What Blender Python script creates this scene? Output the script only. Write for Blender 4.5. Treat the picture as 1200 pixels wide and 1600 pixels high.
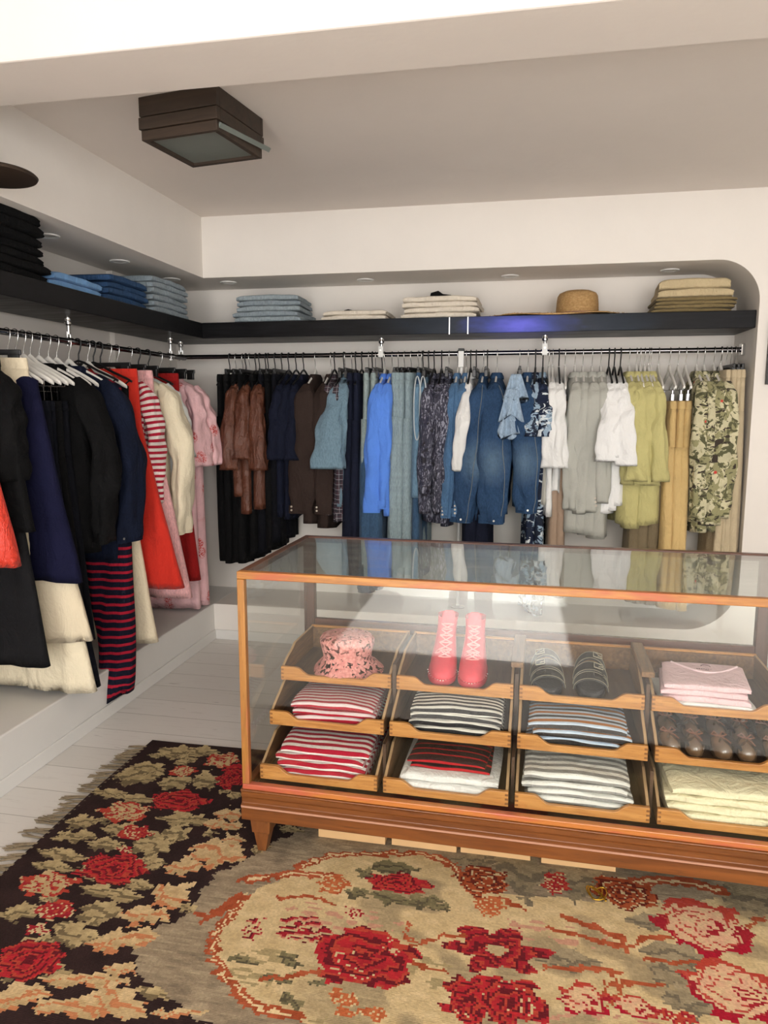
import bpy, bmesh, math, random
import numpy as np
from mathutils import Vector, Matrix

# ---------------------------------------------------------------- clean, camera, light, exposure
for o in list(bpy.data.objects):
    bpy.data.objects.remove(o, do_unlink=True)
SC = bpy.context.scene
COL = SC.collection
PI = math.pi

F_PX, YAW, PITCH, ROLL, EYE = 1130.86, -0.1929, -0.1417, 0.0008, 1.35

def cam_axes():
    cy, sy, cp, sp = math.cos(YAW), math.sin(YAW), math.cos(PITCH), math.sin(PITCH)
    f = Vector((sy * cp, cy * cp, sp)); r = Vector((cy, -sy, 0)); u = r.cross(f)
    cr, sr = math.cos(ROLL), math.sin(ROLL)
    return r * cr + u * sr, u * cr - r * sr, f
CR, CU, CF = cam_axes()
cam_d = bpy.data.cameras.new('camera'); cam = bpy.data.objects.new('camera', cam_d); COL.objects.link(cam)
cam_d.sensor_fit = 'VERTICAL'; cam_d.sensor_height = 36.0; cam_d.lens = 36.0 * F_PX / 1600.0
cam_d.clip_start = 0.05; cam_d.clip_end = 100
cam.matrix_world = Matrix(((CR.x, CU.x, -CF.x, 0), (CR.y, CU.y, -CF.y, 0), (CR.z, CU.z, -CF.z, EYE), (0, 0, 0, 1)))
SC.camera = cam

def spot(px, py, X=None, Y=None, Z=None):
    """where the sight line through a pixel of the photograph meets a real plane of the room"""
    d = CR * ((px - 600) / F_PX) - CU * ((py - 800) / F_PX) + CF
    if X is not None: t = X / d.x
    elif Y is not None: t = Y / d.y
    else: t = (Z - EYE) / d.z
    return Vector((0, 0, EYE)) + d * t

W = bpy.data.worlds.new('daylight'); SC.world = W; W.use_nodes = True
W.node_tree.nodes['Background'].inputs[0].default_value = (0.93, 0.96, 1.0, 1)
W.node_tree.nodes['Background'].inputs[1].default_value = 1.0

def area(name, loc, aim, sx, sy, power, col=(1, 1, 1)):
    l = bpy.data.lights.new(name, 'AREA'); l.shape = 'RECTANGLE'; l.size = sx; l.size_y = sy
    l.energy = power; l.color = col
    o = bpy.data.objects.new(name, l); COL.objects.link(o); o.location = loc
    o.rotation_euler = (Vector(aim) - Vector(loc)).to_track_quat('-Z', 'Y').to_euler()
    return o
# daylight through the shop windows behind and to the right of the viewpoint
area('window_daylight', (1.22, -2.95, 1.40), (0.6, 2.0, 1.1), 1.95, 2.1, 90, (1.0, 0.985, 0.965))
area('door_daylight', (-0.65, -3.12, 1.2), (-0.55, 2.0, 1.0), 1.35, 2.2, 55, (1.0, 0.985, 0.965))
area('window_daylight_side', (2.94, -0.9, 1.35), (0.0, 1.2, 1.0), 2.6, 2.0, 9, (1.0, 0.985, 0.965))
# sunlight through the open street door onto the floor behind the viewpoint
sun = bpy.data.lights.new('sun', 'SUN'); sun.energy = 11.0; sun.angle = math.radians(0.6); sun.color = (1.0, 0.97, 0.92)
sun_o = bpy.data.objects.new('sun', sun); COL.objects.link(sun_o)
sun_o.rotation_euler = Vector((0.06, 1.0, -0.735)).to_track_quat('-Z', 'Y').to_euler()

VS = SC.view_settings
VS.view_transform = 'Standard'; VS.look = 'None'; VS.gamma = 1.0; VS.use_curve_mapping = False
VS.exposure = 0.62

# ---------------------------------------------------------------- helpers
def lin(c):
    out = []
    for v in c[:3]:
        v = v / 255.0
        out.append(v / 12.92 if v <= 0.04045 else ((v + 0.055) / 1.055) ** 2.4)
    return (*out, 1.0)

def tag(o, label=None, cat=None, group=None, kind=None):
    if label: o['label'] = label
    if cat: o['category'] = cat
    if group: o['group'] = group
    if kind: o['kind'] = kind
    return o

def thing(name, label, cat, loc=(0, 0, 0), rz=0.0, group=None):
    o = bpy.data.objects.new(name, None); COL.objects.link(o)
    o.empty_display_size = 0.05
    o.location = loc; o.rotation_euler = (0, 0, rz)
    return tag(o, label, cat, group)

class Bag:
    def __init__(s): s.v = []; s.f = []; s.uv = []
    def add(s, verts, faces, uvs=None):
        b = len(s.v)
        s.v.extend([tuple(map(float, p)) for p in verts])
        for i, fc in enumerate(faces):
            s.f.append([b + k for k in fc])
            s.uv.append(uvs[i] if uvs is not None else [(0.0, 0.0)] * len(fc))
        return s
    def box(s, lo, hi, rz=0.0, about=None):
        x0, y0, z0 = lo; x1, y1, z1 = hi
        P = [(x0, y0, z0), (x1, y0, z0), (x1, y1, z0), (x0, y1, z0), (x0, y0, z1), (x1, y0, z1), (x1, y1, z1), (x0, y1, z1)]
        if rz:
            cx, cy = about if about else ((x0 + x1) / 2, (y0 + y1) / 2)
            c, q = math.cos(rz), math.sin(rz)
            P = [(cx + (x - cx) * c - (y - cy) * q, cy + (x - cx) * q + (y - cy) * c, z) for x, y, z in P]
        return s.add(P, [(0, 3, 2, 1), (4, 5, 6, 7), (0, 1, 5, 4), (1, 2, 6, 5), (2, 3, 7, 6), (3, 0, 4, 7)])
    def loft(s, rings, cap0=True, cap1=True):
        R = [np.asarray(r, float) for r in rings]; n = len(R[0]); m = len(R)
        per = np.mean([np.linalg.norm(np.roll(r, -1, 0) - r, axis=1) for r in R[::max(1, m // 4)]], axis=0)
        us = np.concatenate([[0], np.cumsum(per)])
        cen = np.array([r.mean(0) for r in R]); vs = np.concatenate([[0], np.cumsum(np.linalg.norm(np.diff(cen, axis=0), axis=1))])
        F = []; U = []
        for j in range(m - 1):
            for i in range(n):
                k = (i + 1) % n
                F.append((j * n + i, j * n + k, (j + 1) * n + k, (j + 1) * n + i))
                U.append([(us[i], vs[j]), (us[i + 1], vs[j]), (us[i + 1], vs[j + 1]), (us[i], vs[j + 1])])
        if cap0: F.append(tuple(range(n - 1, -1, -1))); U.append([(us[i], vs[0]) for i in range(n - 1, -1, -1)])
        if cap1: F.append(tuple((m - 1) * n + i for i in range(n))); U.append([(us[i], vs[-1]) for i in range(n)])
        return s.add(np.concatenate(R), F, U)
    def tube(s, pts, r, n=8, caps=True):
        P = [Vector(p) for p in pts]; rings = []; up = None
        for i, p in enumerate(P):
            t = (P[min(i + 1, len(P) - 1)] - P[max(i - 1, 0)]).normalized()
            if up is None:
                up = Vector((0, 0, 1)) if abs(t.z) < 0.9 else Vector((1, 0, 0))
            a = (up - t * up.dot(t)).normalized(); b = t.cross(a); up = a
            rr = r[i] if hasattr(r, '__len__') else r
            rings.append([p + a * (rr * math.cos(2 * PI * k / n)) + b * (rr * math.sin(2 * PI * k / n)) for k in range(n)])
        return s.loft(rings, caps, caps)
    def lathe(s, prof, n=32, c=(0, 0, 0), sx=1.0, sy=1.0, caps=(False, False)):
        rings = [[(c[0] + r * sx * math.cos(2 * PI * k / n), c[1] + r * sy * math.sin(2 * PI * k / n), c[2] + z) for k in range(n)] for r, z in prof]
        return s.loft(rings, *caps)
    def prism(s, poly, a, b, axis='x'):
        """outline given in the two other axes, extruded from a to b along axis"""
        def P(p, t): return {'x': (t, p[0], p[1]), 'y': (p[0], t, p[1]), 'z': (p[0], p[1], t)}[axis]
        n = len(poly)
        V = [P(p, a) for p in poly] + [P(p, b) for p in poly]
        F = [tuple(range(n)), tuple(range(2 * n - 1, n - 1, -1))] + [(i, i + n, (i + 1) % n + n, (i + 1) % n) for i in range(n)]
        return s.add(V, F)
    def build(s, name, mat, parent=None, smooth=None, bevel=0.0):
        me = bpy.data.meshes.new(name); me.from_pydata(s.v, [], s.f)
        uv = me.uv_layers.new(name='UVMap')
        flat = [c for f in s.uv for p in f for c in p]
        uv.data.foreach_set('uv', flat)
        bm = bmesh.new(); bm.from_mesh(me); bmesh.ops.recalc_face_normals(bm, faces=bm.faces); bm.to_mesh(me); bm.free()
        if smooth is not None:
            me.polygons.foreach_set('use_smooth', [True] * len(me.polygons))
            if smooth < 180: me.set_sharp_from_angle(angle=math.radians(smooth))
        me.materials.append(mat)
        o = bpy.data.objects.new(name, me); COL.objects.link(o)
        if parent: o.parent = parent
        if bevel:
            m = o.modifiers.new('bevel', 'BEVEL'); m.width = bevel; m.segments = 2; m.limit_method = 'ANGLE'; m.harden_normals = False
        return o

def struct(name, bag, mat, label=None, **k):
    o = bag.build(name, mat, **k); o['kind'] = 'structure'
    if label: o['label'] = label; o['category'] = 'room part'
    return o

# ---------------------------------------------------------------- materials
class NT:
    def __init__(s, name):
        s.m = bpy.data.materials.new(name); s.m.use_nodes = True
        s.t = s.m.node_tree; s.b = s.t.nodes['Principled BSDF']; s.out = s.t.nodes['Material Output']
    def n(s, typ, **kw):
        nd = s.t.nodes.new(typ)
        for k, v in kw.items(): setattr(nd, k, v)
        return nd
    def l(s, a, b): s.t.links.new(a, b)
    def coord(s, kind='Object', scale=(1, 1, 1)):
        tc = s.n('ShaderNodeTexCoord'); mp = s.n('ShaderNodeMapping'); mp.inputs['Scale'].default_value = scale
        s.l(tc.outputs[kind], mp.inputs['Vector']); return mp.outputs[0]
    def noise(s, vec, scale, detail=3, rough=0.55, dist=0.0):
        q = s.n('ShaderNodeTexNoise'); q.inputs['Scale'].default_value = scale; q.inputs['Detail'].default_value = detail
        q.inputs['Roughness'].default_value = rough; q.inputs['Distortion'].default_value = dist
        s.l(vec, q.inputs['Vector']); return q.outputs['Fac']
    def ramp(s, fac, stops, interp='LINEAR'):
        r = s.n('ShaderNodeValToRGB'); r.color_ramp.interpolation = interp; e = r.color_ramp.elements
        while len(e) < len(stops): e.new(0.5)
        for k, (p, c) in enumerate(stops):
            e[k].position = p; e[k].color = c if len(c) == 4 else (*c, 1)
        s.l(fac, r.inputs['Fac']); return r.outputs['Color']
    def mix(s, fac, a, b, mode='MIX'):
        q = s.n('ShaderNodeMix', data_type='RGBA', blend_type=mode)
        for sock, val in ((q.inputs[0], fac), (q.inputs[6], a), (q.inputs[7], b)):
            if hasattr(val, 'is_output') or hasattr(val, 'links'): s.l(val, sock)
            elif isinstance(val, (int, float)): sock.default_value = val
            else: sock.default_value = val
        return q.outputs[2]
    def math(s, op, a, b=0.0, c=None):
        q = s.n('ShaderNodeMath', operation=op)
        for sock, val in zip(q.inputs, (a, b, c)):
            if val is None: continue
            if isinstance(val, (int, float)): sock.default_value = val
            else: s.l(val, sock)
        return q.outputs[0]
    def bump(s, h, strength=0.2, dist=0.01, prev=None):
        q = s.n('ShaderNodeBump'); q.inputs['Strength'].default_value = strength; q.inputs['Distance'].default_value = dist
        s.l(h, q.inputs['Height'])
        if prev is not None: s.l(prev, q.inputs['Normal'])
        return q.outputs[0]
    def set(s, **k):
        for a, v in k.items():
            i = s.b.inputs[a.replace('_', ' ')]
            if isinstance(v, (int, float, tuple)): i.default_value = v
            else: s.l(v, i)
        return s.m

def scaled(c, k): return tuple(min(1.0, v * k) for v in c[:3]) + (1.0,)

MATS = {}
def cloth(rgb, pat=None, rough=0.88, var=0.12, key=None, **p):
    k = key or (tuple(rgb), pat, rough, var, tuple(sorted((a, str(b)) for a, b in p.items())))
    if k in MATS: return MATS[k]
    T = NT('cloth_' + (pat or 'plain')); base = lin(rgb)
    uv = T.coord('UV'); tc0 = T.n('ShaderNodeTexCoord'); oi = T.n('ShaderNodeObjectInfo'); ad = T.n('ShaderNodeVectorMath', operation='MULTIPLY_ADD')
    T.l(oi.outputs['Random'], ad.inputs[0]); ad.inputs[1].default_value = (7.3, 11.7, 5.1); T.l(tc0.outputs['Object'], ad.inputs[2]); ob = ad.outputs[0]
    def oc(sc):
        mp = T.n('ShaderNodeMapping'); mp.inputs['Scale'].default_value = sc; T.l(ob, mp.inputs['Vector']); return mp.outputs[0]
    nz = T.noise(ob, 9.0, 4)
    col = T.ramp(nz, [(0.3, scaled(base, 1 - var)), (0.7, scaled(base, 1 + var))])
    sep = T.n('ShaderNodeSeparateXYZ'); T.l(uv, sep.inputs[0])
    sob = T.n('ShaderNodeSeparateXYZ'); T.l(ob, sob.inputs[0])
    if pat == 'stripe':
        ax = sep.outputs[p.get('axis', 1)]
        w = T.math('ADD', ax, T.math('MULTIPLY', T.math('SUBTRACT', T.noise(ob, 7.0, 2), 0.5), p.get('wob', 0.006)))
        fr = T.math('FRACT', T.math('DIVIDE', w, p['period']))
        m = T.math('LESS_THAN', fr, p.get('duty', 0.5))
        c2 = lin(p['c2'])
        if 'c3' in p:
            fr2 = T.math('FRACT', T.math('DIVIDE', w, p['period'] * 2))
            alt = T.math('LESS_THAN', fr2, 0.5)
            c2 = T.mix(alt, lin(p['c2']), lin(p['c3']))
        col = T.mix(m, col, c2)
    elif pat == 'check':
        for ax, per in ((0, p['period']), (1, p['period'])):
            fr = T.math('FRACT', T.math('DIVIDE', sep.outputs[ax], per))
            col = T.mix(T.math('MULTIPLY', T.math('LESS_THAN', fr, 0.10), 0.75), col, lin(p['c2']))
            fr = T.math('FRACT', T.math('ADD', T.math('DIVIDE', sep.outputs[ax], per), 0.3))
            col = T.mix(T.math('MULTIPLY', T.math('LESS_THAN', fr, 0.08), 0.45), col, lin(p['c3']))
    elif pat == 'camo':
        n1 = T.noise(ob, 9, 4, 0.6, 1.2); n2 = T.noise(oc((1.1, 0.9, 1.25)), 14, 4, 0.62, 1.6); n3 = T.noise(oc((0.8, 1.3, 1.5)), 15, 3, 0.5, 1.5)
        col = T.mix(T.ramp(n1, [(0.50, (0, 0, 0)), (0.52, (1, 1, 1))]), col, lin(p['c2']))
        col = T.mix(T.ramp(n2, [(0.53, (0, 0, 0)), (0.55, (1, 1, 1))]), col, lin(p['c3']))
        col = T.mix(T.ramp(n3, [(0.60, (0, 0, 0)), (0.62, (1, 1, 1))]), col, lin(p['c4']))
        if 'c5' in p:
            vo = T.n('ShaderNodeTexVoronoi'); vo.inputs['Scale'].default_value = 6.5; T.l(ob, vo.inputs['Vector'])
            col = T.mix(T.ramp(vo.outputs['Distance'], [(0.05, (1, 1, 1)), (0.06, (0, 0, 0))]), col, lin(p['c5']))
    elif pat == 'brush':
        n1 = T.noise(oc((1.6, 1.6, 0.5)), 34, 3, 0.6, 2.5)
        col = T.mix(T.ramp(n1, [(0.54, (0, 0, 0)), (0.60, (1, 1, 1))]), col, lin(p['c2']))
        n2 = T.noise(oc((0.9, 0.9, .8)), 21, 2, 0.5, 1.5)
        col = T.mix(T.ramp(n2, [(0.60, (0, 0, 0)), (0.66, (1, 1, 1))]), col, lin(p['c3']))
    elif pat == 'motif':
        vo = T.n('ShaderNodeTexVoronoi'); vo.inputs['Scale'].default_value = p.get('scale', 9); T.l(ob, vo.inputs['Vector'])
        n1 = T.noise(ob, 75, 2, 0.6, 2.0)
        m = T.math('MULTIPLY', T.ramp(vo.outputs['Distance'], [(0.26, (1, 1, 1)), (0.32, (0, 0, 0))]), T.ramp(n1, [(0.47, (0, 0, 0)), (0.52, (1, 1, 1))]))
        col = T.mix(m, col, lin(p['c2']))
    if p.get('fade'):
        for (fx, fy, fz, fr_) in p['fade']:
            vs = T.n('ShaderNodeVectorMath', operation='DISTANCE'); T.l(T.coord('Object', (0.9, 0.35, 0.62)), vs.inputs[0]); vs.inputs[1].default_value = (fx * .9, fy * .35, fz * .62)
            d = T.math('ADD', vs.outputs['Value'], T.math('MULTIPLY', T.math('SUBTRACT', T.noise(ob, 30, 4), 0.5), 0.04))
            col = T.mix(T.ramp(d, [(0.0, (0.8, 0.8, 0.8)), (fr_, (0, 0, 0))]), col, lin(p['c2']))
    if p.get('denim'):
        tw = T.noise(T.coord('Object', (1, 1, 0.25)), 210, 2, 0.6)
        col = T.mix(0.55, col, T.mix(T.ramp(tw, [(0.35, (0, 0, 0)), (0.65, (1, 1, 1))]), scaled(base, 0.72), scaled(base, 1.3)))
    wr = T.noise(oc((1, 1, 0.42)), p.get('wscale', 15), 5, 0.6, 1.1)
    nb = T.bump(wr, p.get('wrinkle', 0.35) * 1.3, 0.035)
    nb = T.bump(T.noise(oc((1, 1, 1.2)), 34, 3, 0.55, 1.6), p.get('wrinkle', 0.35) * .7, 0.012, nb)
    nb = T.bump(T.noise(ob, 420, 2), 0.12, 0.002, nb)
    m = T.set(Base_Color=col, Roughness=rough, Normal=nb)
    T.b.inputs['Sheen Weight'].default_value = p.get('sheen', 0.08) if sum(rgb) > 240 else 0.0
    T.b.inputs['Specular IOR Level'].default_value = p.get('spec', 0.25) if sum(rgb) > 150 else min(.15, p.get('spec', .15))
    MATS[k] = m
    return m

def plain(name, rgb, rough=0.5, metal=0.0, var=0.04, scale=20, bump=0.0, spec=0.5, coat=0.0):
    if name in MATS: return MATS[name]
    T = NT(name); base = lin(rgb); ob = T.coord('Object')
    nz = T.noise(ob, scale, 4)
    T.set(Base_Color=T.ramp(nz, [(0.3, scaled(base, 1 - var)), (0.7, scaled(base, 1 + var))]), Roughness=rough, Metallic=metal)
    if bump: T.set(Normal=T.bump(nz, bump, 0.01))
    T.b.inputs['Specular IOR Level'].default_value = spec; T.b.inputs['Coat Weight'].default_value = coat
    MATS[name] = T.m
    return T.m

def wood(name, a, b, axis='x', rough=0.42, scale=1.0, worn=None, coat=0.15):
    T = NT(name)
    sc = {'x': (1.2, 16, 16), 'y': (16, 1.2, 16), 'z': (16, 16, 1.2)}[axis]
    v = T.coord('Object', tuple(q * scale for q in sc))
    g = T.noise(v, 3.2, 6, 0.62, 0.7); g2 = T.noise(v, 14, 3, 0.6)
    col = T.ramp(g, [(0.32, lin(a)), (0.68, lin(b))])
    col = T.mix(T.math('MULTIPLY', T.ramp(g2, [(0.58, (0, 0, 0)), (0.66, (1, 1, 1))]), 0.45), col, scaled(lin(a), 0.6))
    if worn:
        w = T.noise(T.coord('Object', {'x': (1, 5, 5), 'y': (5, 1, 5), 'z': (5, 5, 1)}[axis]), 2.3, 4, 0.6)
        col = T.mix(T.ramp(w, [(0.50, (0, 0, 0)), (0.60, (1, 1, 1))]), col, lin(worn))
    T.set(Base_Color=col, Roughness=rough, Normal=T.bump(g, 0.12, 0.004))
    T.b.inputs['Coat Weight'].default_value = coat; T.b.inputs['Coat Roughness'].default_value = 0.25
    return T.m

def wall_paint(name, rgb, rough=0.75):
    T = NT(name); base = lin(rgb); ob = T.coord('Object')
    n = T.noise(ob, 1.8, 5, 0.6); n2 = T.noise(ob, 60, 3)
    T.set(Base_Color=T.ramp(n, [(0.3, scaled(base, 0.965)), (0.7, scaled(base, 1.02))]), Roughness=rough,
          Normal=T.bump(n, 0.12, 0.05, T.bump(n2, 0.05, 0.004)))
    T.b.inputs['Specular IOR Level'].default_value = 0.25
    return T.m

def glass(name, tint, refl=1.0, haze=0.0):
    T = NT(name); T.t.nodes.remove(T.b)
    tr = T.n('ShaderNodeBsdfTransparent'); tr.inputs[0].default_value = (*tint, 1)
    gl = T.n('ShaderNodeBsdfGlossy'); gl.inputs['Roughness'].default_value = 0.02
    lw = T.n('ShaderNodeLayerWeight'); lw.inputs['Blend'].default_value = 0.5
    f = T.math('ADD', T.math('MULTIPLY', T.math('POWER', lw.outputs['Facing'], 4.2), 0.9 * refl), 0.045 * refl)
    mx = T.n('ShaderNodeMixShader'); T.l(f, mx.inputs[0]); T.l(tr.outputs[0], mx.inputs[1]); T.l(gl.outputs[0], mx.inputs[2])
    last = mx.outputs[0]
    if haze:
        df = T.n('ShaderNodeBsdfDiffuse'); df.inputs[0].default_value = (0.75, 0.77, 0.74, 1)
        sm = T.noise(T.coord('Object', (1, 6, 6)), 4, 5, 0.65)
        m2 = T.n('ShaderNodeMixShader'); T.l(T.math('MULTIPLY', T.ramp(sm, [(0.35, (0.25,) * 3), (0.75, (1,) * 3)]), haze), m2.inputs[0]); T.l(last, m2.inputs[1]); T.l(df.outputs[0], m2.inputs[2]); last = m2.outputs[0]
    T.l(last, T.out.inputs['Surface'])
    return T.m

M_WALL = wall_paint('white_wall_paint', (233, 227, 220))
M_CEIL = wall_paint('ceiling_paint', (227, 218, 210))
M_TRIMW = wall_paint('white_trim_paint', (236, 235, 232), 0.5)
M_CHROME = plain('chrome', (205, 205, 205), 0.13, 1.0)
M_RAIL = plain('rail_chrome', (120, 118, 120), 0.16, 1.0)
M_WHITEP = plain('white_hanger_wood', (236, 233, 226), 0.4)
M_BLACKP = plain('black_hanger_plastic', (20, 20, 21), 0.35)
M_WHITEPL = plain('white_plate', (235, 235, 232), 0.4)
M_BLACKM = plain('black_paint', (18, 18, 18), 0.4)
M_BRONZE = plain('bronze_brown_metal', (56, 44, 34), 0.55, 0.3, 0.15, 6)
M_FROST = plain('frosted_glass', (112, 118, 112), 0.35)
M_GLASS = glass('case_glass', (0.985, 0.995, 0.985), 0.9)
M_GLASS_TOP = glass('case_top_glass', (0.90, 0.935, 0.92), 1.25, 0.14)
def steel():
    T = NT('black_steel_blue_sheen'); ob = T.coord('Object')
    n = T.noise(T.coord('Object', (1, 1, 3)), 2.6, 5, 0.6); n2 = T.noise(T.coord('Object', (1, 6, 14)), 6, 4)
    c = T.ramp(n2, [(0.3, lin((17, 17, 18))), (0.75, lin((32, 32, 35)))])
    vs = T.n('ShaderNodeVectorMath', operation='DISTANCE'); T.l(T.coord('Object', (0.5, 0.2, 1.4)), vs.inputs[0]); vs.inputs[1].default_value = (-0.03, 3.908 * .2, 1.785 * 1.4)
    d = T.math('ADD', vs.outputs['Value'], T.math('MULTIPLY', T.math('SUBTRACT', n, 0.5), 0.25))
    tint = T.ramp(d, [(0.0, lin((92, 94, 196))), (0.07, lin((70, 80, 150))), (0.16, lin((56, 62, 74))), (0.26, lin((44, 56, 70))), (0.42, lin((26, 27, 28)))])  # blue-violet reflected sheen painted into the base colour around mid-shelf
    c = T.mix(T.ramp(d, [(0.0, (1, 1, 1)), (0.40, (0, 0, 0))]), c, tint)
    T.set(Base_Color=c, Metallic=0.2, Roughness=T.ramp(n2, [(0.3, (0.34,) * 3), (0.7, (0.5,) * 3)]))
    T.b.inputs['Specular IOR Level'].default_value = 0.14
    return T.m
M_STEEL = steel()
def floor_mat():
    T = NT('whitewashed_floorboards'); ob = T.coord('Object')
    br = T.n('ShaderNodeTexBrick'); T.l(ob, br.inputs['Vector'])
    br.inputs['Color1'].default_value = lin((224, 220, 215)); br.inputs['Color2'].default_value = lin((216, 212, 206)); br.inputs['Mortar'].default_value = lin((168, 162, 155))
    br.inputs['Scale'].default_value = 1.0; br.inputs['Mortar Size'].default_value = 0.0018; br.inputs['Brick Width'].default_value = 1.9; br.inputs['Row Height'].default_value = 0.165
    br.inputs['Mortar Smooth'].default_value = 0.2; br.inputs['Bias'].default_value = 0.0; br.offset = 0.43
    g = T.noise(T.coord('Object', (1.1, 13, 1)), 5, 6, 0.65, 0.4)
    col = T.mix(T.ramp(g, [(0.56, (0, 0, 0)), (0.74, (0.5,) * 3)]), br.outputs['Color'], lin((182, 175, 167)))
    k = T.noise(T.coord('Object', (2.2, 20, 1)), 3.1, 2, 0.4)
    col = T.mix(T.ramp(k, [(0.73, (0, 0, 0)), (0.78, (0.8,) * 3)]), col, lin((112, 102, 95)))
    T.set(Base_Color=col, Roughness=0.45, Normal=T.bump(g, 0.08, 0.004))
    return T.m
M_FLOOR = floor_mat()
M_PLAT = wall_paint('platform_paint', (222, 220, 216), 0.5)

# ---------------------------------------------------------------- the room
XL, YB, ZC, ZS, ZP, XR = -1.778, 3.877, 2.387, 2.065, 0.212, 1.087
NX, NY = -2.185, 4.278                                  # the niche's own walls
YF, XW, ZF, NY0 = -3.0, 3.0, 3.05, 1.35                 # front room
b = Bag(); b.box((-2.6, YF - .1, -0.12), (XW + .1, 4.5, 0)); struct('floor', b, M_FLOOR)
# back wall with the rounded opening
def arc(cx, cy, r, a0, a1, n=14): return [(cx + r * math.cos(math.radians(a0 + (a1 - a0) * i / n)), cy + r * math.sin(math.radians(a0 + (a1 - a0) * i / n))) for i in range(n + 1)]
RT, RB = 0.20, 0.27
edge = [(XL, ZS)] + arc(XR - RT, ZS - RT, RT, 90, 0) + arc(XR - RB, ZP + RB, RB, 0, -90) + [(XL, ZP)]
b = Bag()
# front skin in strips: up from the top edge, down from the bottom edge, and the plain wall on the right
def skin(bag, pts, y, zo):
    V = []; F = []
    for x, z in pts: V += [(x, y, z), (x, y, zo)]
    for i in range(len(pts) - 1): F.append((2 * i, 2 * i + 1, 2 * i + 3, 2 * i + 2))
    bag.add(V, F)
skin(b, edge[:16], YB, ZC); skin(b, edge[16:], YB, 0)
b.add([(XR, YB, 0), (XW, YB, 0), (XW, YB, ZC), (XR, YB, ZC)], [(0, 1, 2, 3)])
V = []; F = []
for (x, z) in edge: V += [(x, YB, z), (x, NY + .05, z)]
for i in range(len(edge) - 1): F.append((2 * i, 2 * i + 2, 2 * i + 3, 2 * i + 1))
b.add(V, F)
struct('wall_back', b, M_WALL, smooth=35)
b = Bag(); b.box((NX - .05, NY, 0), (XR + .02, NY + .06, ZS + .02)); struct('wall_niche_back', b, M_WALL)
# left wall: fascia above the niche, platform front below, niche skin
b = Bag()
b.box((XL - .45, NY0, ZS), (XL, NY + .05, ZC)); b.box((XL - .45, YF, 0), (XL, NY0, ZF))
struct('wall_left', b, M_WALL)
b = Bag(); b.box((NX - .06, NY0, 0), (NX, NY + .05, ZS)); b.box((NX, 3.585, ZP), (NX + .03, NY, ZS)); struct('wall_niche_left', b, M_WALL)
b = Bag(); b.box((NX, NY0, 0), (XL, NY + .05, ZP)); struct('trim_1', b, M_PLAT, bevel=0.006)
b = Bag(); b.box((XL, NY0, 0), (XL + .009, YB - .0005, .058)); struct('baseboard_left', b, M_PLAT, bevel=0.003)
b = Bag(); b.box((XL + .009, YB - .009, 0), (XW, YB - .0002, .058)); struct('baseboard_back', b, M_PLAT, bevel=0.003)
b = Bag(); b.box((-2.3, 2.05, ZC), (XW, 4.4, ZC + .1)); struct('ceiling', b, M_CEIL)
b = Bag(); b.box((-2.3, 1.868, 2.275), (XW, 2.125, ZF)); struct('trim_2', b, M_CEIL, bevel=0.006)
b = Bag(); b.box((-2.3, YF - .1, ZF), (XW, 1.9, ZF + .1)); struct('ceiling_front', b, M_CEIL)
# side and street walls with the shop windows behind the viewpoint
b = Bag(); b.box((XW, YF, 0), (XW + .1, -2.3, ZF)); b.box((XW, .5, 0), (XW + .1, YB, ZF)); b.box((XW, -2.3, 0), (XW + .1, .5, .3)); b.box((XW, -2.3, 2.45), (XW + .1, .5, ZF)); struct('wall_right', b, M_WALL)
b = Bag(); b.box((-1.9, YF - .1, 0), (-1.38, YF, ZF)); b.box((.06, YF - .1, 0), (.22, YF, ZF)); b.box((2.25, YF - .1, 0), (XW, YF, ZF)); b.box((-1.38, YF - .1, 2.32), (.06, YF, ZF)); b.box((.22, YF - .1, 2.5), (2.25, YF, ZF)); b.box((.22, YF - .1, 0), (2.25, YF, .25)); struct('wall_front', b, M_WALL)
M_WING = glass('window_glass', (0.97, 0.98, 0.97), 1.0)
def window(name, lo, hi, along):
    x0, y0, z0 = lo; x1, y1, z1 = hi
    fr = Bag(); t = .05
    if along == 'x':
        fr.box((x0, y0, z0), (x1, y1, z0 + t)); fr.box((x0, y0, z1 - t), (x1, y1, z1))
        for k in range(4):
            x = x0 + (x1 - x0 - t) * k / 3; fr.box((x, y0, z0 + t), (x + t, y1, z1 - t))
        pane = Bag().box((x0, (y0 + y1) / 2 - .003, z0), (x1, (y0 + y1) / 2 + .003, z1))
    else:
        fr.box((x0, y0, z0), (x1, y1, z0 + t)); fr.box((x0, y0, z1 - t), (x1, y1, z1))
        for k in range(4):
            y = y0 + (y1 - y0 - t) * k / 3; fr.box((x0, y, z0 + t), (x1, y + t, z1 - t))
        pane = Bag().box(((x0 + x1) / 2 - .003, y0, z0), ((x0 + x1) / 2 + .003, y1, z1))
    o = struct(name, fr, M_TRIMW); pane.build('pane', M_WING, o)
window('window_1', (.22, YF - .09, .25), (2.25, YF - .03, 2.5), 'x')
b = Bag(); b.box((.22, YF - .025, .25), (2.25, YF - .015, 2.5)); struct('added_sun_blind', b, plain('white_sun_blind', (236, 234, 230), .9))  # unseen blind, added to keep direct sun out of this window
b = Bag(); b.box((-1.38, YF - .1, 0), (-1.33, YF, 2.32)); b.box((.01, YF - .1, 0), (.06, YF, 2.32)); b.box((-1.33, YF - .1, 2.27), (.01, YF, 2.32)); struct('door_1', b, M_TRIMW)
b = Bag(); b.box((-3.5, YF - 4, -.14), (3.5, YF - .1, -.02)); struct('floor_street', b, wall_paint('pavement', (190, 186, 180)))
window('window_2', (XW + .03, -2.3, .3), (XW + .09, .5, 2.45), 'y')
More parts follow.
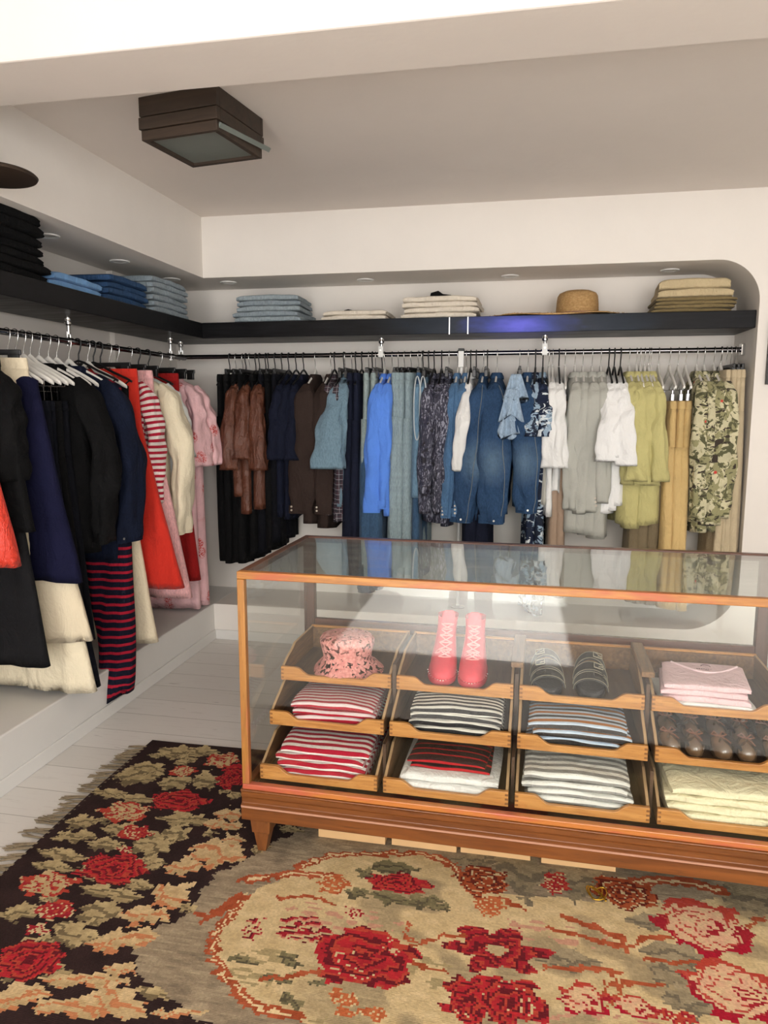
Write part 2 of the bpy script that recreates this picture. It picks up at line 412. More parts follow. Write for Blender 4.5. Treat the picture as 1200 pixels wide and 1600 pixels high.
# ---------------------------------------------------------------- shelf, rails, brackets, downlights
SHY, SHX, SZ0, SZ1 = 3.908, -1.809, 1.743, 1.828
t = thing('wall_shelf', 'blackened steel corner shelf running along both walls of the niche', 'shelf', (0, 0, 0))
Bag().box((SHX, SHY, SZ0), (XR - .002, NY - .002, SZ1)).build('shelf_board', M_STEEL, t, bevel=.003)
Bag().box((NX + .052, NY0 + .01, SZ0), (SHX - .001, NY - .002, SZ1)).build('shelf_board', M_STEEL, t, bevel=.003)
M_WELD = plain('bright_weld', (215, 217, 222), .35, .6)
for x in (-.413, -.316):
    Bag().box((x - .003, SHY - .0015, SZ0 - .004), (x + .003, SHY + .004, SZ1)).build('weld_seam', M_WELD, t)
RY, RZ, RX = 4.08, 1.652, -1.98
RR = .0125
t = thing('clothes_rail', 'long chrome clothes rail under the back shelf', 'clothes rail', (0, RY, RZ))
Bag().tube([(-2.04, 0, 0), (XR - .004, 0, 0)], RR, 14).build('tube', M_RAIL, t, smooth=60)
e = Bag(); e.box((XR - .02, -.026, -.03), (XR - .003, .026, .03)); e.build('end_flange', M_CHROME, t, bevel=.004)
t = thing('clothes_rail', 'chrome clothes rail along the left wall', 'clothes rail', (RX, 0, RZ - .01))
Bag().tube([(0, NY0 + .004, 0), (0, 4.03, 0)], RR, 14).build('tube', M_RAIL, t, smooth=60)

def bracket(x, y, z, label, plate=True, ax=0):
    t = thing('rail_bracket', label, 'bracket', (x, y, z), ax, 'rail brackets under the shelf')
    Bag().lathe([(.013, SZ0 - z), (.013, SZ0 - z - .012), (.010, SZ0 - z - .016), (.016, SZ0 - z - .02), (.016, SZ0 - z - .028), (.008, SZ0 - z - .034), (.008, .03)], 14, caps=(True, True)).build('stem', M_CHROME, t, smooth=40)
    if plate:
        p = Bag().box((-.014, -.024, -.016), (.014, -.017, .045)).build('plate', M_WHITEPL, t, bevel=.002)
        sc = Bag(); sc.tube([(0, -.0242, .022), (0, -.027, .022)], .005, 10); sc.build('screw', M_CHROME, p)
    else:
        for sx in (-.011, .011):
            Bag().tube([(sx, 0, .04), (sx, 0, -.02)], .0035, 8).build('rod', M_CHROME, t, smooth=60)
    Bag().tube([(-.02, 0, 0), (.02, 0, 0)], RR + .004, 14).build('clamp', M_CHROME, t, smooth=60)
bracket(spot(596, 554, Y=RY).x, RY, RZ, 'chrome bracket with white plate right of the cream shelf stack, holding the back rail')
bracket(spot(851, 549, Y=RY).x, RY, RZ, 'chrome bracket with white plate below the straw hat, holding the back rail')
bracket(spot(283, 560, Y=RY).x, RY, RZ, 'chrome bracket at the corner end of the back rail', False)
bracket(RX, spot(108, 532, X=RX).y, RZ - .01, 'chrome bracket above the white hangers on the left rail', False, PI / 2)
bracket(RX, spot(267, 556, X=RX).y, RZ - .01, 'chrome bracket at the corner end of the left rail', False, PI / 2)
px = spot(721, 560, Y=RY).x
t = thing('rail_post', 'slim white post standing on the niche floor and clamping the middle of the back rail', 'post', (px, RY, ZP))
Bag().tube([(0, 0, .006), (0, 0, RZ - ZP - .04)], .009, 12).build('pole', M_WHITEPL, t, smooth=60)
Bag().lathe([(.04, 0), (.04, .006), (.012, .012)], 20, caps=(True, True)).build('foot', M_CHROME, t, smooth=40)
Bag().box((-.015, -.026, RZ - ZP - .075), (.015, -.017, RZ - ZP + .012)).build('plate', M_WHITEPL, t, bevel=.002)
Bag().box((-.016, -.028, RZ - ZP + .0125), (.016, .02, RZ - ZP + .026)).build('cap', M_BLACKM, t, bevel=.002)

M_LENS = plain('downlight_lens', (205, 202, 196), .4)
DL = [(75, 368, 'nearest the black folded clothes on the left'), (187, 408, 'second along the left soffit, above the blue folded jeans'), (268, 436, 'last on the left soffit before the corner'),
      (357, 441, 'first on the back soffit beside the corner'), (571, 437, 'above the small cream stack on the back shelf'), (797, 431, 'between the cream stack and the straw hat'), (1047, 422, 'above the khaki stack at the right end')]
for i, (x, y, w) in enumerate(DL):
    p = spot(x, y, Z=ZS)
    t = thing('downlight', 'unlit white recessed downlight ' + w, 'ceiling light', (p.x, p.y, ZS), 0, 'recessed downlights in the niche soffit')
    Bag().lathe([(.030, -.0005), (.032, -.004), (.045, -.005), (.048, -.001), (.048, .001)], 28).build('trim_ring', M_TRIMW, t, smooth=50)
    Bag().lathe([(.0295, -.001), (.02, -.0045), (.0, -.006)], 24).build('lens', M_LENS, t, smooth=50)

# square wooden ceiling lamp and the round pendant
c = Vector((-1.139, 2.526, 0)); rz = math.radians(-9)
M_BROWNL = wood('dark_lamp_wood', (42, 32, 24), (62, 48, 37), 'x', .6, .6, coat=0.0)
t = thing('ceiling_lamp', 'square dark brown wooden ceiling lamp with frosted glass', 'ceiling lamp', (c.x, c.y, ZC), rz)
def frame(b, h, th, z0, z1):
    b.box((-h, -h, z0), (h, -h + th, z1)); b.box((-h, h - th, z0), (h, h, z1)); b.box((-h, -h + th, z0), (-h + th, h - th, z1)); b.box((h - th, -h + th, z0), (h, h - th, z1))
f = Bag(); frame(f, .152, .02, -.062, -.001); f.build('upper_frame', M_BROWNL, t, bevel=.002)
f = Bag(); frame(f, .154, .02, -.104, -.066); f.build('middle_frame', M_BROWNL, t, bevel=.002)
f = Bag(); frame(f, .148, .018, -.138, -.106); f.build('lower_frame', M_BROWNL, t, bevel=.002)
Bag().box((-.13, -.13, -.128), (.13, .13, -.122)).build('glass_pane', M_FROST, t)
g = Bag().box((-.004, -.145, -.008), (.004, .165, .008)).build('glass_strip', M_FROST, t); g.location = (.156, .01, -.110); g.rotation_euler = (math.radians(4), math.radians(38), 0)
pl = spot(-12, 279, Z=2.06)
t = thing('pendant_lamp', 'round flat brown disc lamp hanging at the left under the white beam', 'pendant lamp', (pl.x, pl.y, 2.06))
Bag().lathe([(0, 0), (.10, .002), (.128, .006), (.132, .012), (.126, .018), (.06, .032), (.02, .04)], 48, caps=(False, True)).build('shade', M_BRONZE, t, smooth=40)
Bag().tube([(0, 0, .036), (0, 0, 2.275 - 2.06 if pl.y < 2.125 else ZC - 2.06)], .007, 10).build('stem', M_BRONZE, t, smooth=60)
t = thing('picture_frame', 'black picture frame on the wall at the right edge', 'picture frame', (1.135, YB - .024, 1.468))
Bag().box((0, 0, 0), (.26, .022, .31)).build('frame', M_BLACKM, t, bevel=.002)
Bag().box((.02, -.001, .02), (.24, .001, .29)).build('backing', plain('dark_print', (38, 38, 42), .5), t)

# ---------------------------------------------------------------- hangers
def hook_pts(r=.0175, bottom=-.085):
    P = [(0, -r * math.cos(math.radians(a)) * 1.0, r * math.sin(math.radians(a))) for a in range(-40, 181, 20)]
    # opening at the back; wire drops from the front of the rail to the neck
    P = [(0, y, z) for _, y, z in P]
    P = [(0, -y, z) for _, y, z in P][::1]
    P += [(0, -r, -.012), (0, -r * .55, -.035), (0, 0, -.055), (0, 0, bottom)]
    return P
def hook_front():
    r = .0165
    P = [(0, r * math.cos(math.radians(a)), r * math.sin(math.radians(a))) for a in range(-35, 181, 18)]
    return P + [(0, -r, -.01), (0, -r * .7, -.03), (0, -.002, -.052), (0, 0, -.09)]
def arm_loft(half, z0, drop, th, hgt, tip=.8):
    R = []
    for f in np.linspace(-1, 1, 25):
        a = abs(f); y = half * f; z = z0 - drop * (a ** 1.35) + .028 * math.exp(-(a / .13) ** 2)
        h = hgt * (1 - .35 * a) * (.75 + .25 * min(1, a / .2)); w = th * (1 - .15 * a)
        if a > .93: h *= .75; w *= .8
        R.append([(w * math.cos(q), y, z + h * math.sin(q)) for q in np.linspace(0, 2 * PI, 12, endpoint=False)])
    return Bag().loft(R)
PEG = {}
def clip_part(root, mat, y, z0, z1, wd=.016):
    c = Bag(); c.box((-.009, y - wd, z1), (.009, y + wd, z1 + .038)); c.box((-.005, y - wd * .55, z1 + .036), (.005, y + wd * .55, z0 + .01)); c.build('clip', mat, root, bevel=.002)
def hanger(kind, loc, rz, label, group, half=.2):
    t = thing('clothes_hanger', label, 'clothes hanger', loc, rz, group)
    if kind in ('white', 'whiteclip'):
        Bag().tube(hook_front(), .0019, 8).build('hook', M_CHROME, t, smooth=60)
        arm_loft(half, -.112, .082, .0068, .016).build('arm', M_WHITEP, t, smooth=50)
        if kind == 'whiteclip':
            Bag().tube([(0, -.15, -.165), (0, -.15, -.205), (0, .15, -.205), (0, .15, -.165)], .002, 8).build('bar', M_CHROME, t, smooth=60)
            for y in (-.11, .11): clip_part(t, M_RAIL, y, -.215, -.262, .010)
    elif kind == 'black':
        Bag().tube(hook_front(), .0034, 8).build('hook', M_BLACKP, t, smooth=60)
        a = Bag(); pts = [(0, -half, -.17), (0, -half * .9, -.158), (0, -half * .5, -.125), (0, -.03, -.09), (0, 0, -.08), (0, .03, -.09), (0, half * .5, -.125), (0, half * .9, -.158), (0, half, -.17)]
        a.tube(pts, .0055, 8); a.build('arm', M_BLACKP, t, smooth=60)
        a = Bag(); a.tube([(0, -half * .94, -.163), (0, -half * .8, -.185), (0, half * .8, -.185), (0, half * .94, -.163)], .0042, 8); a.build('crossbar', M_BLACKP, t, smooth=60)
    elif kind in ('blackclip', 'silverclip'):
        Bag().tube(hook_front(), .0019 if kind == 'silverclip' else .0034, 8).build('hook', M_CHROME if kind == 'silverclip' else M_BLACKP, t, smooth=60)
        Bag().box((-.006, -half * .82, -.098), (.006, half * .82, -.078)).build('bar', M_BLACKP, t, bevel=.003)
        for y in (-half * .68, half * .68): clip_part(t, M_BLACKP, y, -.095, -.132, .019)
    return t

# ---------------------------------------------------------------- clothes: local y runs across the shoulders (minus = towards the room), x along the rail
class RS:
    def __init__(s, seed):
        q = random.Random(seed); s.p = [q.uniform(0, 6.28) for _ in range(8)]; s.f = [q.uniform(.8, 1.25) for _ in range(6)]; s.q = q
    def wave(s, u, z):
        return .55 * math.sin(u * 38 * s.f[0] + s.p[0] + .9 * math.sin(z * 4 + s.p[2])) + .45 * math.sin(u * 71 * s.f[1] + s.p[1] + z * 2.5) + .5 * math.sin(u * 13 * s.f[2] + s.p[3])

def flat_ring(u0, hw, th, z, A, rs, N=40, x0=0.0, pw=.62):
    R = []
    for i in range(N):
        a = 2 * PI * i / N; ca, sa = math.cos(a), math.sin(a)
        u = hw * math.copysign(abs(ca) ** .62, ca); n = th * math.copysign(abs(sa) ** pw, sa)
        R.append((x0 + n + A * rs.wave(u + u0, z) * (.55 + .45 * abs(sa)), u0 + u, z))
    return R

def torso(hw, th, z0, z1, rs, flare=.08, fold=.012, neck=.062, drop=.062, hem=.006, shift=0.0, rows=20, lean=0.0):
    R = []
    for f in (0, .3, .62, .88, 1):
        R.append(flat_ring(0, neck + (hw - neck) * f, th * (.45 + .55 * f), z0 - drop * f ** 1.25, fold * .15 * f, rs))
    zt = z0 - drop - .025
    for k in range(rows + 1):
        t = k / rows; fl = max(flare, 0) * t; w = hw * (1 + (fl / 2 if flare > 0 else flare * t) - .03 * math.sin(t * PI))
        r = flat_ring(shift * -t - hw * fl / 2, w, th * (1 + .25 * t), zt + (z1 - zt) * t, fold * (.25 + .75 * t), rs, x0=-lean * t * t)
        if k == rows: r = [(x, u, z + hem * math.sin(u * 22 + rs.p[4])) for x, u, z in r]
        R.append(r)
    last = np.array(R[-1]); c = last.mean(0)
    R.append([(x * .8 + c[0] * .2, u * .93, z + .012) for x, u, z in R[-1]])
    return Bag().loft(R)

def sleeve(path, wide, thin, rs, fold=.19, rows=34, N=36, rib=.15, wr=.15):
    """path of (across, down, along-rail) points; wide = half width along the rail, thin = half depth"""
    P = np.array(path, float); n = len(P); ts = np.linspace(0, 1, n); T = np.linspace(0, 1, rows + 1)
    def sm(v): return np.interp(T, ts, v)
    U, Z, X = sm(P[:, 0]), sm(P[:, 1]), sm(P[:, 2]); Wd, Th = np.interp(T, np.linspace(0, 1, len(wide)), wide), np.interp(T, np.linspace(0, 1, len(thin)), thin)
    for _ in range(2):
        for V in (U, Z, X, Wd, Th): V[1:-1] = .25 * V[:-2] + .5 * V[1:-1] + .25 * V[2:]
    R = []
    for k, t in enumerate(T):
        k0, k1 = max(k - 1, 0), min(k + 1, rows); du, dz = U[k1] - U[k0], Z[k1] - Z[k0]; L = math.hypot(du, dz) or 1; pu, pz = -dz / L, du / L
        ring = []
        for i in range(N):
            a = 2 * PI * i / N
            m = 1 + fold * math.sin(3 * a + rs.p[0] + 5 * t) * t + .07 * math.sin(5 * a + rs.p[1] - 7 * t)
            m += wr * math.sin(2 * a + t * 19 * rs.f[1] + rs.p[4]) * math.exp(-((t - .5) / .22) ** 2) + wr * .8 * math.sin(a * 3 - t * 26 + rs.p[5]) * math.exp(-((t - .92) / .12) ** 2)
            q = Th[k] * (1 + rib * math.sin(t * 34 * rs.f[0] + rs.p[2] + 1.5 * math.cos(a)) * math.sin(PI * min(1, t * 1.05)))
            c, s_ = math.cos(a) * m, math.sin(a) * m
            ring.append((X[k] + Wd[k] * c, U[k] + pu * q * s_, Z[k] + pz * q * s_))
        R.append(ring)
    e = np.array(R[-1]); c = e.mean(0); R.append(c + (e - c) * .82 + np.array((0, 0, .012)))
    sleeve.rings = R[:-1]
    return Bag().loft(R), R[-2]

def band(ring, h, grow, name, mat, root):
    r = np.array(ring); c = r.mean(0)
    g = c + (r - c) * (1 + grow)
    up = g + np.array((0, 0, h)); up = np.array([(x, u, z) for x, u, z in up])
    inn = c + (r - c) * .86
    return Bag().loft([c + (up - c - np.array((0, 0, h))) * .97 + np.array((0, 0, h)), up, g, inn], False, True).build(name, mat, root, smooth=60)

def collar(root, mat, z0, neck=.058, th=.02, h=.02):
    rs = RS(5)
    R = [flat_ring(0, neck, th, z0 - .01, 0, rs, 28), flat_ring(0, neck * .9, th * .95, z0 + h * .75, 0, rs, 28), flat_ring(0, neck * .98, th * 1.1, z0 + h, 0, rs, 28), flat_ring(0, neck * 1.28, th * 1.45, z0 + h * .1, 0, rs, 28), flat_ring(0, neck * 1.32, th * 1.5, z0 - .012, 0, rs, 28)]
    Bag().loft(R, False, False).build('collar', mat, root, smooth=50)

M_BUTTON = plain('pale_button', (190, 180, 165), .35)
M_STUD = plain('metal_stud', (190, 186, 178), .3, .8)

def shirt(name, cat, label, group, loc, rz, mat, zb, seed, sl='long', hw=.185, th=.03, fold=.011, slen=.58, sw=.055, sx=0.0, collar_on=True, cuff=None, buttons=0, ztop=-.128, far=.42, flare=.06, swing=.05, hem=.006, st=.026, neck=.062, button_mat=None, extra=None, sleeve_mat=None, seam=None, shift=0.0, lean=0.0):
    rs = RS(seed); t = thing(name, label, cat, loc, rz, group)
    torso(hw, th, ztop, zb, rs, flare, fold, neck=neck, hem=hem, shift=shift, lean=lean).build('body', mat, t, smooth=180)
    zs = ztop - .058; smat = sleeve_mat or mat
    if sl == 'long':
        for sd, k in ((-1, 1.0), (1, far)):
            path = [(sd * (hw - .03) * (1 if sd < 0 else .85), zs + .012, 0), (sd * (hw + .018 * k) * (1 if sd < 0 else .9), zs - .06, sx * .15), (sd * (hw + swing * k) * (1 if sd < 0 else .8), zs - slen * .45, sx * .45), (sd * (hw + swing * .8 * k) * (1 if sd < 0 else .8), zs - slen * .75, sx * .75), (sd * (hw + swing * .6 * k) * (1 if sd < 0 else .8), zs - slen, sx)]
            bag, ring = sleeve(path, (.022, sw * .95, sw * 1.05, sw * .95, sw * .78), (.02, st * 1.15, st * 1.1, st, st * .85), rs)
            rings = sleeve.rings; so = bag.build('sleeve', smat, t, smooth=180)
            if seam is not None and sd < 0:
                mid = np.array(rings[len(rings) // 2]); i0 = int(np.argmin(mid[:, 1] - .35 * mid[:, 0]))
                Bag().tube([np.array(r)[i0] + np.array((0, -.0008, 0)) for r in rings[2:]], .0016, 5).build('seam', seam, so, smooth=60)
            if buttons and not cuff and sd < 0:
                for q in range(buttons):
                    r = np.array(rings[-3 - q]); p = r[int(np.argmin(r[:, 1] - .5 * r[:, 0]))]
                    Bag().tube([p + np.array((0, .002, 0)), p - np.array((0, .003, 0))], .006, 10).build('button', button_mat or M_BUTTON, so)
            if cuff and sd < 0:
                co = band(ring, .045, .05, 'cuff', smat if cuff is True else cuff, so)
                r = np.array(ring); i = int(np.argmin(r[:, 1] + .3 * r[:, 0]))
                p = r[i]
                for q in range(buttons):
                    bb = Bag(); bb.tube([(p[0] + .004, p[1] - .002, p[2] + .02 + q * .02), (p[0] + .004, p[1] - .006, p[2] + .02 + q * .02)], .0055, 10); bb.build('button', button_mat or M_BUTTON, co)
    elif sl == 'short':
        for sd, k in ((-1, 1.0), (1, far)):
            path = [(sd * (hw - .035) * (1 if sd < 0 else .85), zs + .012, 0), (sd * (hw + .012 * k) * (1 if sd < 0 else .9), zs - .05, sx * .3), (sd * (hw + swing * .8 * k) * (1 if sd < 0 else .8), zs - slen * .55, sx * .7), (sd * (hw + swing * k) * (1 if sd < 0 else .78), zs - slen, sx)]
            bag, ring = sleeve(path, (.022, sw * .8, sw, sw * 1.15), (.02, st, st * 1.1, st * 1.2), rs, fold=.16)
            bag.build('sleeve', smat, t, smooth=180)
    if collar_on: collar(t, mat, ztop, neck + .003, max(.017, th * .5))
    if extra: extra(t, rs, mat)
    return t

def trousers(name, cat, label, group, loc, rz, mat, zw, zb, seed, hw=.165, hem=.10, th=.016, fold=.009, flare=0.0, spread=.05, lean=0.0, far_clip=.19):
    """hung by the waistband; legs fall from the hips; flare pushes the hem towards the room"""
    rs = RS(seed); t = thing(name, label, cat, loc, rz, group); L = zw - zb
    Bag().loft([flat_ring(0, hw, th * .85, zw, 0, rs, 32), flat_ring(0, hw * 1.01, th, zw - .012, .001, rs, 32), flat_ring(0, hw * 1.02, th, zw - .04, .002, rs, 32)]).build('waistband', mat, t, smooth=60)
    R = [flat_ring(-flare * f * .25, hw * (1.015 - .015 * f), th * (.95 + .13 * f), zw - .036 - (L * .27) * f, fold * f * .7, rs) for f in np.linspace(0, 1, 8)]
    Bag().loft(R).build('seat', mat, t, smooth=180)
    for sd in (-1, 1):
        R = []
        for k in range(21):
            f = k / 20; w = hw * .54 * (1 - f) + hem * f; c = sd * (hw * .5 * (1 - f) + (hw * .42 if sd > 0 else hem * .9 + spread * .2) * f) - flare * f * f ** .2
            R.append(flat_ring(c, w, th * (1.09 + .28 * f), zw - L * .22 - (L * .78) * f, fold * (.5 + .6 * f), rs, 32, x0=sd * .006 + lean * f))
        e = np.array(R[-1]); cc = e.mean(0); R.append(cc + (e - cc) * .85 + np.array((0, 0, .012)))
        Bag().loft(R).build('leg', mat, t, smooth=180)
    return t

def skirt(name, cat, label, group, loc, rz, mat, zw, zb, seed, hw=.16, th=.018, flare=.3, fold=.016, shift=0.0):
    rs = RS(seed); t = thing(name, label, cat, loc, rz, group); L = zw - zb
    Bag().loft([flat_ring(0, hw, th * .85, zw, 0, rs, 36), flat_ring(0, hw * 1.01, th, zw - .03, .001, rs, 36)]).build('waistband', mat, t, smooth=60)
    R = [flat_ring(-shift * f, hw * (1 + flare * f), th * (1 + .9 * f), zw - .028 - (L - .028) * f, fold * (.2 + .8 * f), rs) for f in np.linspace(0, 1, 20)]
    e = np.array(R[-1]); cc = e.mean(0); R.append(cc + (e - cc) * .85 + np.array((0, 0, .012)))
    Bag().loft(R).build('panel', mat, t, smooth=180)
    return t

ORD = {2: ['leftmost', 'rightmost'], 3: ['leftmost', 'middle', 'rightmost']}
NUMW = ['zero', 'one', 'two', 'three', 'four', 'five', 'six', 'seven', 'eight', 'nine', 'ten']
def place_word(i, n):
    if n == 1: return ''
    if n in ORD: return ORD[n][i]
    if i == 0: return 'leftmost'
    if i == n - 1: return 'rightmost'
    return ['', 'second', 'third', 'fourth', 'fifth', 'sixth', 'seventh', 'eighth'][i]
def lab(i, n, one, many, where):
    return (one if n == 1 else '%s of the %s %s' % (place_word(i, n), NUMW[n], many)) + ' ' + where
# ---------------------------------------------------------------- the back rail, from the corner to the right end
SEED = [11]
def seed(): SEED[0] += 1; return SEED[0]
def rnd(a, b, s=[random.Random(4)]): return s[0].uniform(a, b)
HW_WORD = {'white': 'white hanger', 'whiteclip': 'white clip hanger', 'black': 'black plastic hanger', 'blackclip': 'black clip hanger', 'silverclip': 'silver-hooked hanger'}
BACKW, LEFTW = 'on the back rail', 'on the left rail'
NEARY = 3.875

def back_row(pxs, bottoms, one, many, hang, make, where=BACKW, yaw=0.0, yspread=.05):
    n = len(pxs); group = many + ' ' + where
    for i, p in enumerate(pxs):
        bt = bottoms[i] if isinstance(bottoms, (list, tuple)) else bottoms
        x = spot(p, 680, Y=NEARY).x; zb = spot(p, bt, Y=NEARY).z - RZ
        rz = (yaw[i] if isinstance(yaw, (list, tuple)) else yaw) + rnd(-yspread, yspread)
        L = lab(i, n, one, many, where).strip(); loc = (x, RY, RZ)
        make(L, group if n > 1 else None, loc, rz, zb, i)
        h = hang[i] if isinstance(hang, (list, tuple)) else hang
        hanger(h, loc, rz, HW_WORD[h] + ' holding the ' + L.replace(' ' + BACKW, ''), 'hangers ' + where, half=.185)

BLACK = cloth((14, 14, 15), var=.25); NAVY = cloth((22, 25, 38), var=.2); NIGHT = cloth((15, 16, 22), var=.2)
VELVET = cloth((11, 11, 12), var=.3, sheen=.2)
def tr(mat, name='trousers', cat='trousers', zw=-.108, **k):
    def f(L, g, loc, rz, zb, i):
        kk = dict(k); m = mat[i % len(mat)] if isinstance(mat, list) else mat
        trousers(name, cat, L, g, loc, rz, m, zw, zb, seed(), **kk)
    return f
def sh(mat, name='shirt', cat='shirt', **k):
    def f(L, g, loc, rz, zb, i):
        kk = {a: (v[i % len(v)] if isinstance(v, list) else v) for a, v in k.items()}; m = mat[i % len(mat)] if isinstance(mat, list) else mat
        shirt(name, cat, L, g, loc, rz, m, zb, seed(), **kk)
    return f
def sk(mat, name='skirt', cat='skirt', zw=-.108, **k):
    def f(L, g, loc, rz, zb, i): skirt(name, cat, L, g, loc, rz, mat, zw, zb, seed(), **k)
    return f

BROWN = cloth((96, 55, 38), rough=.45, var=.15, spec=.5, sheen=0.0, wrinkle=.6)
back_row([340, 350, 361, 372], [878, 882, 880, 882], 'black trousers', 'long black trousers in the corner', ['black', 'silverclip', 'silverclip', 'silverclip'], tr([VELVET, BLACK], hw=.165, hem=.095, th=.022, fold=.011, spread=0), yspread=.03)
back_row([366, 382, 398], [775, 805, 795], 'brown satin shirt', 'brown satin short-sleeved shirts', 'black', sh(BROWN, sl='short', slen=[.46, .40, .46], sw=.046, st=.03, fold=.018, th=.036, sx=[-.02, -.01, .02], swing=.045, collar_on=True), yspread=.05)
back_row([388, 402, 413, 424], [872, 868, 862, 850], 'dark pleated trousers', 'dark pleated trousers behind the brown shirts', ['black', 'blackclip', 'blackclip', 'blackclip'], tr([BLACK, NIGHT], hw=.155, hem=.085, th=.022, fold=.012, spread=0), yspread=.03)
DKDEN = cloth((22, 26, 42), 'plain', denim=1, var=.15)
back_row([435, 447, 459], [808, 812, 806], 'dark denim shirt', 'dark indigo denim short-sleeved shirts', 'black', sh(DKDEN, name='denim_shirt', sl='short', slen=.40, sw=.042, st=.03, fold=.012, th=.024, swing=.05), yspread=.04)
DKBR = cloth((54, 43, 39), var=.06)
back_row([478, 503], [820, 827], 'dark brown jacket', 'dark brown long-sleeved jackets', 'white', sh(DKBR, name='jacket', cat='jacket', slen=.70, sw=[.078, .055], st=.03, th=.036, sx=[-.03, .0], cuff=True, buttons=2, swing=.03, far=.2), yspread=.02)
CHECK = cloth((56, 52, 60), 'check', period=.028, c2=(165, 160, 165), c3=(120, 70, 80))
back_row([509, 524], [806, 815], 'checked jacket', 'dark checked jackets', 'black', sh(CHECK, name='checked_jacket', cat='jacket', slen=[.68, .74], sw=.03, st=.026, th=.024, cuff=True, swing=-.02, sx=[-.005, .01]), yspread=.03)
LTDEN = cloth((110, 136, 152), 'plain', denim=1, var=.1)
back_row([526, 537], [792, 795], 'light denim shirt', 'light blue denim short-sleeved shirts', 'silverclip', sh(LTDEN, name='denim_shirt', sl='short', slen=.44, sw=[.07, .045], st=.024, th=.02, sx=[-.05, -.03], swing=[.115, .06]), yspread=.03)
back_row([543, 553], [905, 912], 'navy trousers', 'navy trousers beside the light denim shirts', 'black', tr(cloth((27, 31, 47), var=.15), hw=.165, hem=.12, th=.024), yspread=.03)
GREYJ = cloth((150, 165, 164), 'plain', denim=1, var=.08)
back_row([564, 575], [905, 905], 'pale grey-green jeans', 'pale grey-green jeans', 'silverclip', tr(GREYJ, name='jeans', cat='jeans', hw=.165, hem=.09, th=.022), yaw=.1, yspread=.03)
MIDJ = cloth((60, 88, 118), 'plain', denim=1, var=.12)
back_row([570, 586], [925, 920], 'mid-blue jeans', 'mid-blue jeans below the bright blue shirts', 'blackclip', tr(MIDJ, name='jeans', cat='jeans', zw=-.24, hw=.16, hem=.12, th=.036, fold=.012), yspread=.03)
BRIGHT = cloth((92, 142, 236), var=.06)
back_row([590, 602], [800, 806], 'bright blue shirt', 'bright blue long-sleeved shirts', 'white', sh(BRIGHT, slen=[.685, .66], sw=[.05, .04], st=.026, th=.024, sx=[-.04, -.02], cuff=True, swing=.02), yspread=.03)
LTJ = cloth((142, 160, 166), 'plain', denim=1, var=.08)
back_row([612, 622, 633, 645], [888, 890, 896, 900], 'light blue jeans', 'light blue jeans', 'silverclip', tr(LTJ, name='jeans', cat='jeans', hw=.165, hem=.10, th=.024, fold=.010), yaw=[.02, -.10, -.22, -.24], yspread=.02)
VESTM = cloth((108, 140, 164), 'plain', denim=1, var=.15)
TRIMM = cloth((196, 204, 206), var=.05)
def vest_trim(t, rs, mat):
    P = [(.006 + .02 * math.cos(a), -.178 - .012 * abs(math.sin(a)), -.30 + .17 * math.sin(a)) for a in np.linspace(0, 2 * PI, 25)]
    Bag().tube(P, .0035, 6).build('armhole_trim', TRIMM, t, smooth=60)
back_row([652, 661], [778, 783], 'denim vest', 'sleeveless denim vests with pale armhole trim', 'blackclip', sh(VESTM, name='denim_vest', cat='vest', sl='none', th=.026, extra=vest_trim, collar_on=False), yaw=-.08, yspread=.03)
back_row([650], [912], 'mid-blue denim trousers behind the sleeveless vests', 'x', 'silverclip', tr(MIDJ, name='jeans', cat='jeans', hw=.15, hem=.1, th=.02))
PRINT = cloth((50, 50, 68), 'brush', c2=(150, 152, 168), c3=(30, 28, 40), rough=.5, spec=.5, wrinkle=.7)
back_row([670, 682, 694], [815, 820, 822], 'dark patterned blouse', 'dark silky blouses with brush-stroke print', ['black', 'black', 'silverclip'], sh(PRINT, name='blouse', cat='blouse', slen=.68, sw=[.04, .044, .036], st=.03, th=.028, fold=.018, swing=.02, sx=[-.02, .01, .01]), yspread=.05)
SEAMB = cloth((58, 92, 130), var=.05)
BLUEDEN = cloth((76, 110, 146), 'plain', denim=1, var=.1)
back_row([708, 722], [804, 806], 'blue denim shirt', 'mid-blue long-sleeved denim shirts', 'white', sh(BLUEDEN, seam=SEAMB, name='denim_shirt', slen=[.70, .69], sw=[.046, .044], st=.028, th=.024, sx=[-.03, -.03], cuff=True, buttons=3, swing=.03), yspread=.02)
WHITE = cloth((233, 233, 231), var=.02)
back_row([729], [712], 'white shirt between the blue denim shirts and the denim jackets on the back rail', 'x', 'black', sh(WHITE, slen=.44, sw=.032, st=.026, th=.022, swing=.10, sx=-.045), where='')
back_row([738, 756], [915, 915], 'navy trousers', 'navy trousers below the denim jackets', 'blackclip', tr(cloth((25, 29, 45), var=.15, sheen=.05), zw=-.28, hw=.155, hem=.12, th=.034), yspread=.03)
SEAMJ = cloth((120, 124, 118), var=.05)
JK = (44, 70, 102)
def jk(fx): return cloth(JK, 'plain', denim=1, var=.24, fade=[(fx, -.235, -.58, .085)], c2=(138, 166, 186), key='jacket%s' % fx)
def jacket_extra(t, rs, mat):
    # chest seam stitching and hem band
    Bag().loft([flat_ring(0, .186, .052, -.30, 0, rs, 40), flat_ring(0, .187, .052, -.306, 0, rs, 40)], False, False).build('stitching', cloth((150, 140, 110), var=.05), t)
back_row([750, 772], [815, 808], 'dark denim jacket', 'dark blue denim jackets with faded elbows', 'white', sh([jk(-.02), jk(.0)], seam=SEAMJ, name='denim_jacket', cat='jacket', slen=[.72, .72], sw=[.07, .08], st=.036, th=[.035, .05], sx=[-.085, .01], cuff=True, buttons=1, swing=[.05, .065], button_mat=M_STUD, fold=.014), yspread=.02)
